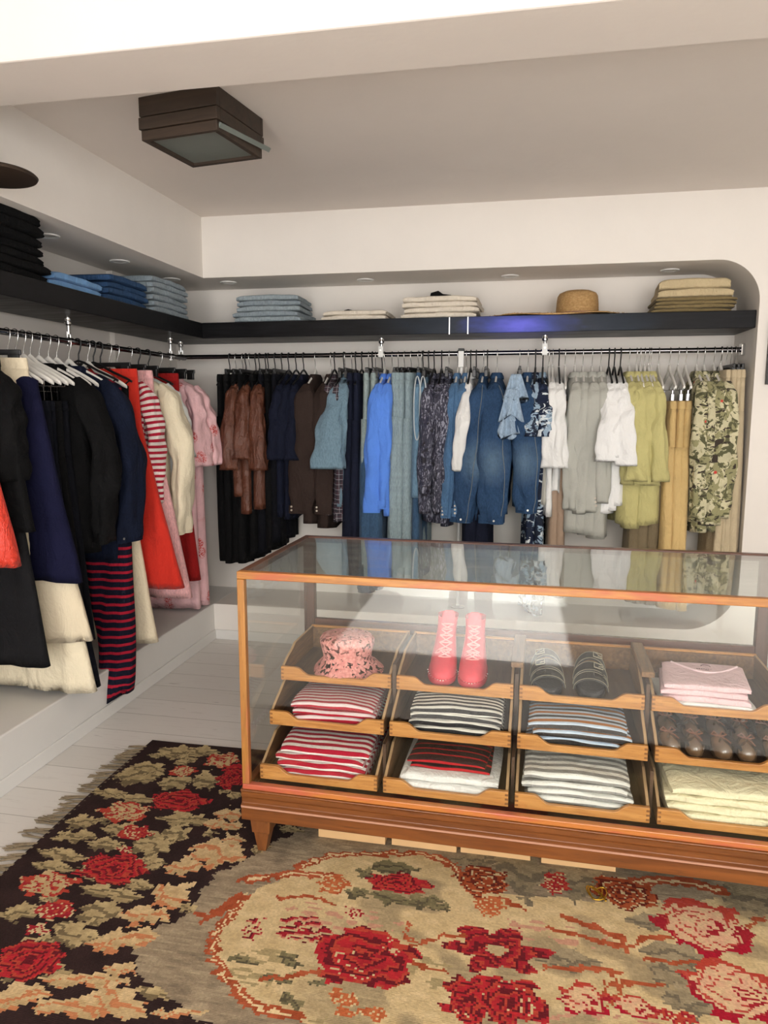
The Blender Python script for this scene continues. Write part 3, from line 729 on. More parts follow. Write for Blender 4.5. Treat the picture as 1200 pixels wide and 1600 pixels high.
back_row([822], [795], 'dark denim jacket behind the ruffled blouse on the back rail', 'x', 'white', sh(jk(.005), seam=SEAMJ, name='denim_jacket', cat='jacket', slen=.66, sw=.068, st=.036, th=.05, sx=.02, cuff=True, buttons=1, swing=.05, button_mat=M_STUD), where='')
RUF = cloth((158, 180, 202), 'plain', denim=1, var=.08, wrinkle=.7)
def ruffles(t, rs, mat):
    for j, (u, z0, L, ph) in enumerate([(-.235, -.125, .13, 0), (-.26, -.20, .15, 2.0), (-.25, -.30, .14, 4.0)]):
        R = []
        for k in range(13):
            f = k / 12; w = .026 + .040 * f
            R.append([(-.02 - .02 * j + w * (-1 + 2 * i / 15) if i < 16 else -.02 - .02 * j + w * (1 - 2 * (i - 16) / 15), u - .02 * f - .016 * f * math.sin(i * (1 if i < 16 else -1) * .95 + ph + (0 if i < 16 else 31 * .95)) - (.004 if i < 16 else 0), z0 - L * f - .02 * f * math.sin(i * .4 + ph)) for i in range(32)])
        Bag().loft(R).build('ruffle', mat, t, smooth=180)
back_row([808], [705], 'pale denim blouse with ruffled shoulders on the back rail', 'x', 'silverclip', sh(RUF, name='blouse', cat='blouse', sl='none', th=.03, collar_on=False, fold=.02, extra=ruffles), where='')
PDRESS = cloth((36, 44, 66), 'camo', c2=(150, 172, 192), c3=(38, 44, 58), c4=(214, 222, 226))
back_row([834, 846], [955, 965], 'patterned dress', 'navy and white patterned long dresses', 'black', sh(PDRESS, name='dress', cat='dress', sl='short', slen=.26, sw=.05, st=.03, th=.03, fold=.018, flare=-.1, sx=[-.01, .02]), yspread=.03)
SKG = cloth((190, 188, 178), var=.05)
back_row([856], [790], 'pale grey skirt beside the white draped tops', 'x', 'whiteclip', sk(SKG, zw=-.262, th=.02, flare=.15), where='')
back_row([862, 872], [800, 772], 'white draped top', 'white draped tops beside the taupe trousers', ['white', 'black'], sh(WHITE, name='draped_top', cat='top', sl='short', slen=.42, sw=.042, st=.03, th=.022, fold=.016, hem=.03, collar_on=False), yspread=.03)
TAUPE = cloth((168, 144, 124), var=.05)
back_row([872, 882], [935, 938], 'taupe trousers', 'taupe trousers', 'whiteclip', tr(TAUPE, zw=-.262, hw=.155, hem=.09, spread=0, th=.022, fold=.008), yspread=.02)
BLZ = cloth((178, 178, 170), 'plain', var=.05, wrinkle=.2)
back_row([898, 911, 926, 940], [832, 836, 838, 842], 'pale grey blazer', 'pale grey blazers', 'white', sh(BLZ, name='blazer', cat='blazer', buttons=[0, 0, 3, 0], slen=[.64, .66, .65, .60], sw=[.046, .042, .066, .04], st=.028, th=.044, sx=[-.01, .0, -.025, .02], swing=.02, fold=.01, cuff=None), yspread=.02)
TEE = cloth((238, 238, 237), var=.015)
back_row([953, 962, 972], [805, 800, 790], 'white T-shirt', 'plain white T-shirts', 'black', sh(TEE, name='t_shirt', cat='T-shirt', sl='short', slen=[.38, .36, .40], sw=[.05, .042, .046], st=.024, th=.034, sx=[-.02, 0, .02], collar_on=False, swing=[.10, .085, .105], fold=.014), yspread=.03)
OLV = cloth((192, 184, 126), var=.07)
back_row([986, 998, 1011, 1021], [822, 826, 822, 818], 'olive-yellow shirt', 'olive-yellow half-sleeved shirts', 'white', sh(OLV, sl='short', slen=[.50, .48, .50, .48], sw=[.042, .046, .052, .042], st=.028, th=.042, sx=[-.0, .0, .0, .02], swing=[.02, .06, .04, .06], fold=.016), yspread=.04)
BRT = cloth((124, 110, 86), var=.08)
back_row([1004, 1018, 1034], [945, 948, 950], 'brown trousers', 'drab brown trousers below the olive-yellow shirts', 'whiteclip', tr(BRT, zw=-.262, hw=.15, hem=.085, th=.03, fold=.009, spread=0), yspread=.02)
TAN = cloth((208, 178, 122), var=.06)
back_row([1052, 1066, 1078], [948, 950, 952], 'golden tan trousers', 'golden tan trousers', 'whiteclip', tr(TAN, zw=-.262, hw=.16, hem=.13, th=.027, fold=.011), yspread=.03)
CAMO = cloth((205, 198, 164), 'camo', c2=(150, 146, 108), c3=(92, 92, 66), c4=(62, 54, 46), c5=(205, 70, 62))
back_row([1096, 1108, 1124, 1136], [818, 835, 830, 835], 'camouflage shirt', 'camouflage print long-sleeved shirts', 'white', sh(CAMO, name='camouflage_shirt', slen=[.66, .68, .70, .66], sw=[.04, .045, .068, .05], st=.032, th=.034, sx=[0, 0, -.02, .0], swing=.02), yspread=.02)
BGE = cloth((192, 176, 146), var=.06)
back_row([1135, 1144, 1151, 1158], [930, 922, 895, 868], 'beige trousers', 'beige trousers at the right end', ['whiteclip', 'silverclip', 'silverclip', 'silverclip'], tr(BGE, hw=.165, hem=.11, th=.022, fold=.010), yspread=.02)

# ---------------------------------------------------------------- the left rail, from the front edge of the picture to the corner
def left_one(y, bottom, label, group, hang, make, hlabel, yaw=0.0):
    """bottom = (px, py) of the hem at the room side"""
    zb = spot(bottom[0], bottom[1], Y=y).z - (RZ - .01)
    loc = (RX, y, RZ - .01); rz = PI / 2 + yaw
    make(label, group, loc, rz, max(zb, ZP + .02 - RZ + .01) if bottom[0] > 9000 else zb, 0)
    hanger(hang, loc, rz, hlabel, 'hangers ' + LEFTW, half=.19)
CREAM = cloth((226, 212, 184), var=.04); CREAM2 = cloth((232, 220, 192), var=.03)
ORANGE = cloth((214, 58, 38), rough=.4, var=.08, spec=.5, wrinkle=.6)
INK = cloth((15, 17, 25), var=.15); NAVYB = cloth((20, 21, 48), var=.1); CHAR = cloth((25, 25, 27), var=.12)
REDT = cloth((204, 48, 34), var=.05); PINKJ = cloth((226, 172, 172), 'plain', denim=1, var=.06); DKRED = cloth((156, 26, 26), var=.1)
RWS = cloth((232, 220, 214), 'stripe', period=.028, duty=.48, c2=(172, 26, 52), axis=1, wob=.004)
NRS = cloth((20, 20, 36), 'stripe', period=.036, duty=.34, c2=(158, 28, 48), axis=1, wob=.006)
PINKP = cloth((234, 190, 194), 'motif', c2=(206, 76, 70), scale=8)
DKJ = cloth((20, 27, 46), 'plain', denim=1, var=.15)
WTEE = cloth((226, 228, 224), var=.03)
left_one(2.14, (32, 886), 'shiny orange-red dress cut off by the left edge of the picture', None, 'white', sh(ORANGE, name='dress', cat='dress', sl='none', flare=.5, th=.04, fold=.02, hw=.19), 'white hanger holding the shiny orange-red dress')
left_one(2.265, (24, 1036), 'charcoal trousers at the left edge of the picture', None, 'silverclip', tr(CHAR, hw=.17, hem=.15, th=.02), 'black clip hanger holding the charcoal trousers at the left edge')
left_one(2.27, (64, 833), 'black short-sleeved shirt nearest the left edge of the picture', None, 'white', sh(BLACK, sl='short', slen=.36, sw=.06, st=.035, th=.03, swing=.0, hw=.19, flare=.40, collar_on=False), 'white hanger holding the black short-sleeved shirt near the left edge')
left_one(2.365, (88, 1010), 'cream wide trousers hanging from a black clip, nearest of the cream trousers', None, 'blackclip', tr(CREAM, hw=.175, hem=.15, th=.02, flare=.06), 'black clip hanger holding the nearest cream trousers', yaw=.3)
left_one(2.42, (116, 908), 'dark navy blue coat hanging beside the cream trousers on the left rail', None, 'white', sh(NAVYB, name='coat', cat='coat', sl='none', th=.035, flare=.66, hw=.20, fold=.012), 'white hanger holding the dark navy blue coat')
left_one(2.465, (133, 1078), 'cream trousers second from the left, hanging below the navy coat', None, 'whiteclip', tr(CREAM2, zw=-.262, hw=.165, hem=.15, th=.02, flare=.05, fold=.012), 'white clip hanger holding the cream trousers beside the navy coat')
left_one(2.53, (150, 1072), 'long ink-black trousers between the navy coat and the black long-sleeved shirt', None, 'whiteclip', tr(INK, zw=-.262, hw=.165, hem=.15, th=.022, flare=.02), 'white clip hanger holding the long ink-black trousers')
for k, (y, m, w, bt) in enumerate([(2.575, INK, 'ink-black', (150, 1060)), (2.62, BLACK, 'black', (160, 1020)), (2.66, NIGHT, 'dark navy', (165, 1000))]):
    left_one(y, bt, ['nearest', 'middle', 'farthest'][k] + ' of the three dark trousers hung behind the long ink-black trousers', 'dark trousers on the left rail', 'whiteclip', tr(m, zw=-.262, hw=.155, hem=.11, th=.016), 'white clip hanger, ' + ['nearest', 'middle', 'farthest'][k] + ' of three with empty-looking tips above black cloth')
left_one(2.715, (200, 862), 'black long-sleeved shirt in front of the dark denim jacket', None, 'white', sh(BLACK, slen=.66, sw=.075, st=.04, th=.035, swing=.10, hw=.19, flare=.2, cuff=True), 'white hanger holding the black long-sleeved shirt')
for k, (y, m) in enumerate([(2.775, BLACK), (2.83, NIGHT)]):
    left_one(y, (190, 850), ['nearer', 'farther'][k] + ' of the two black tops between the black shirt and the dark denim jacket', 'black tops on the left rail', 'white', sh(m, name='top', cat='top', sl='none', th=.02, hw=.175, collar_on=k == 0), 'white hanger holding the ' + ['nearer', 'farther'][k] + ' black top before the denim jacket')
left_one(2.915, (236, 872), 'dark indigo denim jacket on the left rail', None, 'white', sh(DKJ, name='denim_jacket', cat='jacket', slen=.69, sw=.085, st=.045, th=.05, swing=.09, far=-.6, hw=.19, flare=.1, cuff=True, buttons=1, button_mat=M_STUD), 'white hanger holding the dark indigo denim jacket')
left_one(2.985, (178, 1060), 'long navy dress with red stripes reaching below the platform edge', None, 'black', sh(NRS, name='dress', cat='dress', sl='none', th=.035, hw=.2, flare=-.70, hem=.03, fold=.018, shift=.24, lean=.20, collar_on=False, extra=lambda t, rs, mat: None), 'black plastic hanger holding the red striped navy dress')
left_one(3.055, (240, 1003), 'cream trousers behind the red striped navy dress, farthest of the cream trousers', None, 'whiteclip', tr(CREAM, zw=-.262, hw=.165, hem=.13, th=.02, flare=.03), 'white clip hanger holding the farthest cream trousers')
left_one(3.10, (236, 760), 'black top hung between the striped dress and the orange-red trousers', None, 'black', sh(BLACK, name='top', cat='top', sl='none', th=.02, hw=.17, collar_on=False), 'black plastic hanger beside the orange-red trousers')
left_one(3.156, (258, 917), 'bright orange-red trousers hanging from a black clip', None, 'blackclip', tr(REDT, hw=.185, hem=.17, th=.024, flare=.05), 'black clip hanger holding the orange-red trousers')
left_one(3.232, (258, 782), 'red and white striped long-sleeved top between the red and pink trousers', None, 'white', sh(RWS, name='striped_top', cat='top', slen=.56, sw=.055, st=.035, th=.03, swing=.05, hw=.18, flare=.05, collar_on=False), 'white hanger holding the red and white striped top')
left_one(3.30, (278, 932), 'pale pink jeans hanging from a black clip', None, 'silverclip', tr(PINKJ, name='jeans', cat='jeans', hw=.185, hem=.16, th=.024, flare=.04), 'black clip hanger holding the pale pink jeans')
left_one(3.42, (300, 850), 'cream jacket on the left rail near the corner', None, 'silverclip', sh(CREAM2, name='jacket', cat='jacket', slen=.74, sw=.08, st=.045, th=.05, swing=.09, far=-.6, hw=.19, flare=.06, cuff=True), 'black hanger with silver hook holding the cream jacket')
left_one(3.50, (296, 760), 'white T-shirt between the cream jacket and the dark red trousers', None, 'black', sh(WTEE, name='t_shirt', cat='T-shirt', sl='short', slen=.36, sw=.06, st=.03, th=.026, swing=.07, hw=.185, collar_on=False), 'black plastic hanger holding the white T-shirt near the corner')
left_one(3.60, (292, 905), 'dark red trousers near the corner of the left rail', None, 'blackclip', tr(DKRED, hw=.17, hem=.13, th=.022), 'black clip hanger holding the dark red trousers')
left_one(3.73, (310, 950), 'pale pink shirt dress with red motifs, nearer of the two by the corner', 'pink printed dresses', 'silverclip', sh(PINKP, name='shirt_dress', cat='dress', sl='short', slen=.42, sw=.07, st=.04, th=.035, swing=.05, far=-.8, hw=.185, flare=.02, fold=.014), 'black hanger with silver hook holding the nearer pink printed dress')
left_one(3.83, (326, 945), 'pale pink shirt dress with red motifs, right in the corner', 'pink printed dresses', 'silverclip', sh(PINKP, name='shirt_dress', cat='dress', sl='short', slen=.42, sw=.06, st=.035, th=.035, swing=.08, far=-.8, hw=.185, flare=.06, fold=.014), 'black hanger with silver hook holding the corner pink printed dress')
# ---------------------------------------------------------------- folded clothes
def folded_mesh(w, d, h, sd, layers=2, sag=.006, crown=.004, wr=.0025, NX=30, NS=40):
    """one folded garment lying flat: front edge (minus y) is the fold, layers show as creases round the sides"""
    q = random.Random(sd); ph = [q.uniform(0, 6.28) for _ in range(10)]; skew = q.uniform(-.01, .01)
    def nz(x, y, k=0): return math.sin(x * 21 + ph[k]) * .5 + math.sin(y * 25 + ph[k + 1] + x * 9) * .4 + math.sin(x * 47 + y * 31 + ph[k + 2]) * .35
    rings = []
    for i in range(NX + 1):
        f = -1 + 2 * i / NX; af = abs(f)
        pinch = 1 - .22 * max(0, (af - .82) / .18) ** 2.0
        x = w / 2 * f; ring = []
        hh = h * pinch
        for k in range(NS):
            a = 2 * PI * k / NS; c, s = math.cos(a), math.sin(a)
            y = d / 2 * math.copysign(abs(c) ** .28, c); z = .5 + .5 * math.copysign(abs(s) ** .42, s)
            edge = abs(c) ** 3
            gr = 0
            for g in range(1, layers): gr += math.exp(-((z - g / layers) * 9) ** 2)
            y *= 1 - .012 * gr * edge * (1 + .6 * math.sin(x * 30 + ph[6]))
            xx = x * (1 - .012 * (gr if af > .99 else 0)) + skew * y / d * 2
            zz = z * hh + (crown * (1 - f * f) - sag * .25 * af ** 3) * z + wr * nz(x, y) * (.3 + .7 * z)
            ring.append((xx + .003 * nz(y, z * .1, 4) * (af > .9), y + .004 * nz(x, z * h * 2, 3), max(zz, .0005 + .0 * z)))
        rings.append(ring)
    return Bag().loft(rings)
def stack(items, base, rz, group, name, cat, where, off=.008):
    """items: (mat, w, d, h, description) from the bottom up, each one its own thing"""
    z = base[2]; q = random.Random(int(abs(base[0]) * 1000) + len(items)); n = len(items); out = []
    names = {1: ['']}
    for i, it in enumerate(items):
        mat, w, d, h, desc = it[:5]
        pos = 'the only one' if n == 1 else ('top' if i == n - 1 else 'bottom' if i == 0 else ['', 'second up', 'third up', 'fourth up', 'fifth up', 'sixth up', 'seventh up'][i])
        L = ('%s %s' % (desc, where)) if n == 1 else '%s, %s in the stack %s' % (desc, pos, where)
        b = folded_mesh(w, d, h, q.randint(0, 9999), layers=it[5] if len(it) > 5 else 2)
        o = b.build(it[6] if len(it) > 6 else name, mat, None, smooth=60); o.location = (base[0] + q.uniform(-off, off), base[1] + q.uniform(-off, off) * .5, z); o.rotation_euler = (0, 0, rz + q.uniform(-.03, .03))
        tag(o, L, cat if len(it) <= 7 else it[7], group if n > 1 else None); z += h * .97; out.append(o)
    return out, z
SHZ = SZ1 + .0005
J1 = cloth((146, 158, 164), 'plain', denim=1, var=.08, wscale=30); J2 = cloth((138, 150, 158), 'plain', denim=1, var=.1, wscale=30)
CRM = cloth((222, 212, 196), var=.04, wscale=26); KHK = cloth((196, 178, 142), var=.05, wscale=24); OLB = cloth((124, 108, 74), var=.08)
SY = 4.085
def midx(a, b): return (spot(a, 495, Y=3.95).x + spot(b, 495, Y=3.95).x) / 2, abs(spot(b, 495, Y=3.95).x - spot(a, 495, Y=3.95).x)
x, w = midx(368, 472)
stack([((J1, J2)[k % 2], w * (1.0 - .02 * k), .29, .030, 'grey-blue folded jeans') for k in range(5)], (x, SY, SHZ), 0, 'grey-blue jeans on the back shelf', 'folded_jeans', 'jeans', 'at the left end of the back shelf', .012)
x, w = midx(502, 603)
o_, z = stack([(CRM, w, .29, .026, 'cream folded trousers'), (CRM, w * .97, .29, .026, 'cream folded trousers')], (x, SY, SHZ), 0, 'low cream stack on the back shelf', 'folded_trousers', 'trousers', 'low on the back shelf above the check jackets')
tg = Bag().tube([(-.035, .01, .004), (-.02, 0, .014), (0, -.005, .017), (.02, 0, .012), (.034, .008, .004)], .005, 8).build('fabric_loop', BLACK, None, smooth=60); tg.location = (x - .06, SY, z + .004); tag(tg, 'small black fabric loop on the low cream stack', 'loop')
x, w = midx(628, 746)
o_, z = stack([(CRM, w * (1, .99, 1.0, .97)[k], .29, .029, 'cream folded cotton trousers') for k in range(4)], (x, SY, SHZ), 0, 'tall cream stack on the back shelf', 'folded_trousers', 'trousers', 'beside the steel shelf seams', .01)
tg = Bag()
tg.prism([(-.055, 0), (-.05, .02), (-.01, .03), (.015, .012), (.06, .006), (.06, 0)], -.05, .03, 'y'); tg = tg.build('black_cloth', BLACK, None, bevel=.004); tg.location = (x + .0, SY - .06, z + .004); tag(tg, 'black cloth belt lying on top of the tall cream stack', 'belt')
x, w = midx(1022, 1148)
o_, z = stack([(OLB, w, .29, .019, 'olive folded trousers') for k in range(4)] + [(KHK, w * .93, .28, .042, 'thick khaki trousers'), (KHK, w * .88, .27, .052, 'bulky khaki folded trousers')], (x, SY, SHZ), 0, 'khaki and olive stack on the back shelf', 'folded_trousers', 'trousers', 'at the right end of the back shelf', .01)
# left shelf
LX = -1.985
def ly(a, b): 
    p, q = spot(*a, X=-1.815).y, spot(*b, X=-1.815).y
    return (p + q) / 2, abs(q - p)
BLK = cloth((11, 11, 12), var=.2)
stack([(BLK, (.5, .49, .47, .46, .45, .44, .42)[k], .30, (.032, .034, .034, .032, .036, .038, .042)[k], 'black folded trousers') for k in range(7)], (LX, 2.36, SHZ), PI / 2, 'tall black stack on the left shelf', 'folded_trousers', 'trousers', 'at the front of the left shelf', .012)
stack([(cloth((108, 150, 196), var=.06), .36, .29, .030, 'light blue folded shirt'), (cloth((108, 150, 196), var=.06), .34, .29, .030, 'light blue folded shirt')], (LX, 2.80, SHZ), PI / 2, 'light blue shirts on the left shelf', 'folded_shirt', 'shirt', 'beside the tall black stack')
DJ = cloth((44, 72, 108), 'plain', denim=1, var=.15, wscale=30)
stack([(DJ, .36 - .008 * k, .30, .030, 'dark blue folded jeans') for k in range(4)], (LX, 3.19, SHZ), PI / 2, 'dark blue jeans on the left shelf', 'folded_jeans', 'jeans', 'in the middle of the left shelf', .012)
stack([(J2, .40 - .006 * k, .30, .031, 'grey-blue folded jeans') for k in range(6)], (LX, 3.60, SHZ), PI / 2, 'grey-blue jeans on the left shelf', 'folded_jeans', 'jeans', 'at the corner end of the left shelf', .012)

# straw hat
def straw():
    T = NT('woven_straw'); ob = T.coord('Object', (1, 1, 1))
    w1 = T.n('ShaderNodeTexWave', wave_type='BANDS', bands_direction='Z'); w1.inputs['Scale'].default_value = 55; w1.inputs['Distortion'].default_value = 3.0; T.l(ob, w1.inputs['Vector'])
    n = T.noise(ob, 90, 3)
    c = T.mix(w1.outputs['Fac'], lin((150, 112, 66)), lin((196, 156, 102)))
    c = T.mix(T.ramp(n, [(0.4, (0, 0, 0)), (0.7, (.6,) * 3)]), c, lin((214, 178, 124)))
    T.set(Base_Color=c, Roughness=.7, Normal=T.bump(w1.outputs['Fac'], .5, .004)); return T.m
M_STRAW = straw()
hx = spot(902, 480, Y=4.08).x
t = thing('straw_hat', 'straw hat with round crown and wide frayed brim on the back shelf', 'hat', (hx, 4.08, SHZ + .004))
Bag().lathe([(.112, .010), (.110, .03), (.108, .07), (.104, .105), (.095, .120), (.07, .131), (.03, .136), (.004, .137)], 40, sy=1.12, caps=(False, True)).build('crown', M_STRAW, t, smooth=60)
q = random.Random(3); R = []
for f, z in ((.30, .012), (.6, .008), (.85, .006), (1.0, .003)):
    R.append([(-.115 + .375 * f * math.cos(a) + (.115 * (1 - f)) + (q.uniform(-.01, .01) if f == 1 else 0), max(-.185, min(.185, .22 * f * math.sin(a) + (q.uniform(-.008, .004) if f == 1 else 0))), z + .004 * math.sin(5 * a) * f) for a in np.linspace(0, 2 * PI, 90, endpoint=False)])
R += [[(x_ * .995, y_ * .99, z_ - .004) for x_, y_, z_ in r] for r in reversed(R)]
Bag().loft(R, False, False).build('brim', M_STRAW, t, smooth=60)
fr = Bag()
for k in range(70):
    a = q.uniform(PI, 2 * PI); x0, y0 = -.115 + .372 * math.cos(a), max(-.184, .219 * math.sin(a))
    fr.tube([(x0, y0, .004), (x0 + q.uniform(-.012, .012), y0 - q.uniform(.002, .010), .004 + q.uniform(-.006, .006))], .0011, 5)
tag(fr.build('frayed_edge', M_STRAW, t), kind='stuff')
Bag().lathe([(.1125, .0), (.1135, .008), (.1125, .018)], 40, sy=1.12).build('hat_band', plain('hat_band_cord', (150, 112, 88), .7), t, smooth=60)
# ---------------------------------------------------------------- the glass display case
CX, CY, CTH = -0.8047, 1.9108, -0.0232
CW, CD, CTOP = 1.585, .623, .888
case = thing('display_case', 'long antique wooden glass display case with tiered trays standing on the rug', 'display case', (CX, CY, 0), CTH)
RUGZ = .009
W_FRONT = wood('honey_worn_wood', (140, 86, 36), (190, 130, 60), 'x', .4, 1.0, worn=(170, 88, 52), coat=.15)
W_POST = wood('honey_worn_post', (136, 88, 38), (176, 122, 56), 'z', .4, 1.0, worn=(174, 96, 66), coat=.15)
W_BACK = wood('dark_reddish_wood', (70, 36, 24), (104, 58, 38), 'x', .4, 1.0, coat=.3)
W_BACKP = wood('dark_reddish_post', (66, 38, 26), (92, 56, 38), 'z', .4, 1.0, coat=.3)
W_BASE = wood('mahogany_base', (96, 52, 20), (128, 74, 30), 'x', .38, .8, coat=.18)
W_SIDE = wood('mahogany_base_side', (96, 52, 20), (128, 74, 30), 'y', .38, .8, coat=.18)
W_LEG = wood('mahogany_leg', (102, 58, 28), (130, 78, 38), 'z', .4, .8, coat=.15)
W_TRAY = wood('oak_tray_front', (168, 108, 48), (206, 148, 80), 'x', .42, 1.3, coat=.2)
W_TRAYS = wood('oak_tray_side', (98, 68, 40), (138, 100, 62), 'y', .5, 1.3, coat=.1)
W_TRAYB = wood('dark_tray_bottom', (70, 52, 36), (96, 74, 54), 'y', .55, .8, coat=.05)
W_DECK = wood('dark_deck', (52, 34, 22), (76, 52, 36), 'x', .55, .8, coat=.05)
W_EDGE = plain('pale_raw_edge', (176, 144, 106), .6)
# base: stepped moulding
prof = [(0, .124), (0, .162), (-.004, .166), (-.004, .171), (.006, .176), (.006, .192), (.002, .198), (.002, .213), (-.003, .217), (-.003, .2205), (.004, .2225)]
b = Bag(); b.prism([(y, z) for y, z in prof] + [(.03, .2225), (.03, .124)], -.006, CW + .006, 'x'); b.build('base_moulding', W_BASE, case, bevel=.0015)
b = Bag(); b.prism([(-y, z) for y, z in prof] + [(-.03, .2225), (-.03, .124)], -.006, CW + .006, 'x'); o = b.build('base_moulding', W_BASE, case, bevel=.0015); o.location = (0, CD, 0)
for s_, x in ((1, 0), (-1, CW)):
    b = Bag(); b.prism([(x + s_ * y, z) for y, z in prof] + [(x + s_ * .03, .2225), (x + s_ * .03, .124)], .0305, CD - .0305, 'y'); b.build('base_moulding', W_SIDE, case, bevel=.0015)
hl = Bag(); hl.box((-.004, -.0052, .1655), (CW + .004, -.003, .1712)); hl.build('bead', plain('bead_highlight', (176, 132, 110), .35), case)  # thin paler strip: the moulding's highlight put in as colour
for x in (.016, CW - .08):
    for y in (.012, CD - .076):
        q = 1 if x < 1 else 0
        R = [[(x + a, y + c, z) for a, c in ((i, i), (.064 - i2, i), (.064 - i2, .064 - i), (i, .064 - i))] for z, i, i2 in ((.124, 0, 0), (.075, .004, .004), (.0745, .008, .008), (RUGZ + .0005, .016, .022))]
        Bag().loft(R).build('leg', W_LEG, case, bevel=.002)
b = Bag(); b.box((.031, .031, .2), (CW - .031, CD - .031, .2225)); b.build('deck', W_DECK, case)
T_ = .022
b = Bag(); b.box((0, 0, .2226), (CW, T_, .2385)); b.build('bottom_rail', wood('worn_red_rail', (168, 82, 58), (190, 98, 70), 'x', .38, 1.0, worn=(182, 112, 52), coat=.3), case, bevel=.002)
b = Bag(); b.box((0, T_, .2226), (T_, CD - T_, .2385)); b.box((CW - T_, T_, .2226), (CW, CD - T_, .2385)); b.build('bottom_rail', W_SIDE, case, bevel=.002)
for x in (0, CW - T_): Bag().box((x, 0, .2386), (x + T_, T_, CTOP - .0225)).build('corner_post', W_POST, case, bevel=.0025)
for x in (0, CW - .04): Bag().box((x, CD - .03, .2227), (x + .04, CD, CTOP - .0225)).build('corner_post', W_BACKP, case, bevel=.0025)
Bag().box((0, 0, CTOP - .022), (CW, T_, CTOP)).build('top_rail', W_FRONT, case, bevel=.0025)
Bag().box((0, CD - .028, CTOP - .022), (CW, CD, CTOP)).build('top_rail', W_BACK, case, bevel=.0025)
W_BACKY = wood('dark_reddish_side', (70, 40, 24), (112, 68, 38), 'y', .4, 1.0, coat=.3)
for x in (0, CW - T_): Bag().box((x, T_ + .0005, CTOP - .022), (x + T_, CD - .0285, CTOP)).build('top_rail', W_BACKY, case, bevel=.0025)
# panes
Bag().box((T_ - .004, .008, .2386), (CW - T_ + .004, .012, CTOP - .0225)).build('glass_pane', M_GLASS, case)['label'] = 'front glass pane'
Bag().box((.008, T_, .2386), (.012, CD - .03, CTOP - .0225)).build('glass_pane', M_GLASS, case)['label'] = 'left glass pane'
Bag().box((CW - .012, T_, .2386), (CW - .008, CD - .03, CTOP - .0225)).build('glass_pane', M_GLASS, case)['label'] = 'right glass pane'
Bag().box((T_ - .002, T_ - .002, CTOP - .008), (CW - T_ + .002, CD - .026, CTOP - .003)).build('glass_pane', M_GLASS_TOP, case)['label'] = 'clouded top glass pane'
# back: dark wooden lower panel, rail, glass above
Bag().box((.04, CD - .022, .2227), (CW - .04, CD - .010, .553)).build('back_panel', W_BACK, case)
Bag().box((.04, CD - .028, .5535), (CW - .04, CD - .004, .580)).build('back_rail', W_BACK, case, bevel=.002)
Bag().box((.04, CD - .018, .5805), (CW - .04, CD - .014, CTOP - .0225)).build('glass_pane', M_GLASS, case)['label'] = 'back glass pane'

COLX = [(.040, .404), (.422, .783), (.801, 1.161), (1.180, 1.541)]
ROWS = [(.042, .2385), (.13, .373), (.235, .479)]
TB = .555
def tray(ci, ri):
    x0, x1 = COLX[ci]; d, z = ROWS[ri]; th = .009
    t = Bag().box((x0 + th, d + .012, z + .003), (x1 - th, TB - .01, z + .009)).build('tray', W_TRAYB, case)
    n = 10; h0, h1 = .0445, .021
    pts = [(x0, z), (x1, z), (x1, z + h0)]
    def S(a): return h1 + (h0 - h1) * (.5 + .5 * math.cos(PI * a))
    pts += [(x1 - .05 - .045 * k / n, z + S(k / n)) for k in range(n + 1)]
    pts += [(x0 + .095 - .045 * k / n, z + S(1 - k / n)) for k in range(n + 1)] + [(x0, z + h0)]
    f = Bag().prism(pts, d, d + .012, 'y').build('front_panel', W_TRAY, t, bevel=.0015)
    # finger joints at both ends
    j = Bag()
    for x in (x0, x1):
        for k in range(3): j.box((x - (.0003 if x == x0 else .0095), d - .0004, z + .006 + k * .013), (x + (.0095 if x == x0 else .0003), d + .003, z + .012 + k * .013))
    j.build('finger_joints', wood('joint_end_grain_%d%d' % (ci, ri), (120, 74, 34), (150, 98, 50), 'z', .5), f)
    hb = .098 if ri < 2 else .086
    sp = [(d + .0125, z), (d + .0125, z + h0)] + [(d + .0125 + .115 * a, z + h0 + (hb - h0) * (.5 - .5 * math.cos(PI * a)) + .006 * math.sin(2 * PI * a)) for a in np.linspace(.08, 1, 12)] + [(TB, z + hb), (TB, z)]
    for xa in (x0, x1 - th):
        sd = Bag().prism(sp, xa, xa + th, 'x').build('side_panel', W_TRAYS, t, bevel=.001)
        top = Bag(); E = [p for p in sp[1:-1]]
        V = []; F = []
        for y, zz in E: V += [(xa + .0008, y, zz + .0004), (xa + th - .0008, y, zz + .0004)]
        for k in range(len(E) - 1): F.append((2 * k, 2 * k + 1, 2 * k + 3, 2 * k + 2))
        top.add(V, F); top.build('edge_band', W_EDGE, sd)
    Bag().box((x0 + th, TB - .0095, z), (x1 - th, TB, z + hb - .004)).build('back_panel', W_TRAYS, t, bevel=.001)
    if ri == 2:
        Bag().box((x0, TB + .0005, z + hb - .016), (x1, TB + .012, z + hb + .002)).build('back_batten', W_TRAY, t, bevel=.001)
for ci in range(4):
    for ri in range(3): tray(ci, ri)
W_DIV = wood('divider_wood', (58, 38, 24), (84, 58, 38), 'z', .5)
for i, x in enumerate((.4045 + .0085, .7835 + .0085, 1.1615 + .0085)):
    Bag().box((x - .0055, .245, .2227), (x + .0055, .556, .556)).build('divider', W_DIV, case)
    if i: Bag().box((x - .019, .262, .5685), (x + .019, .545, .586)).build('divider_cap', W_TRAYS, case, bevel=.003)
    Bag().box((x - .0045, .10, .2227), (x + .0045, .2445, .36)).build('divider', W_DIV, case)

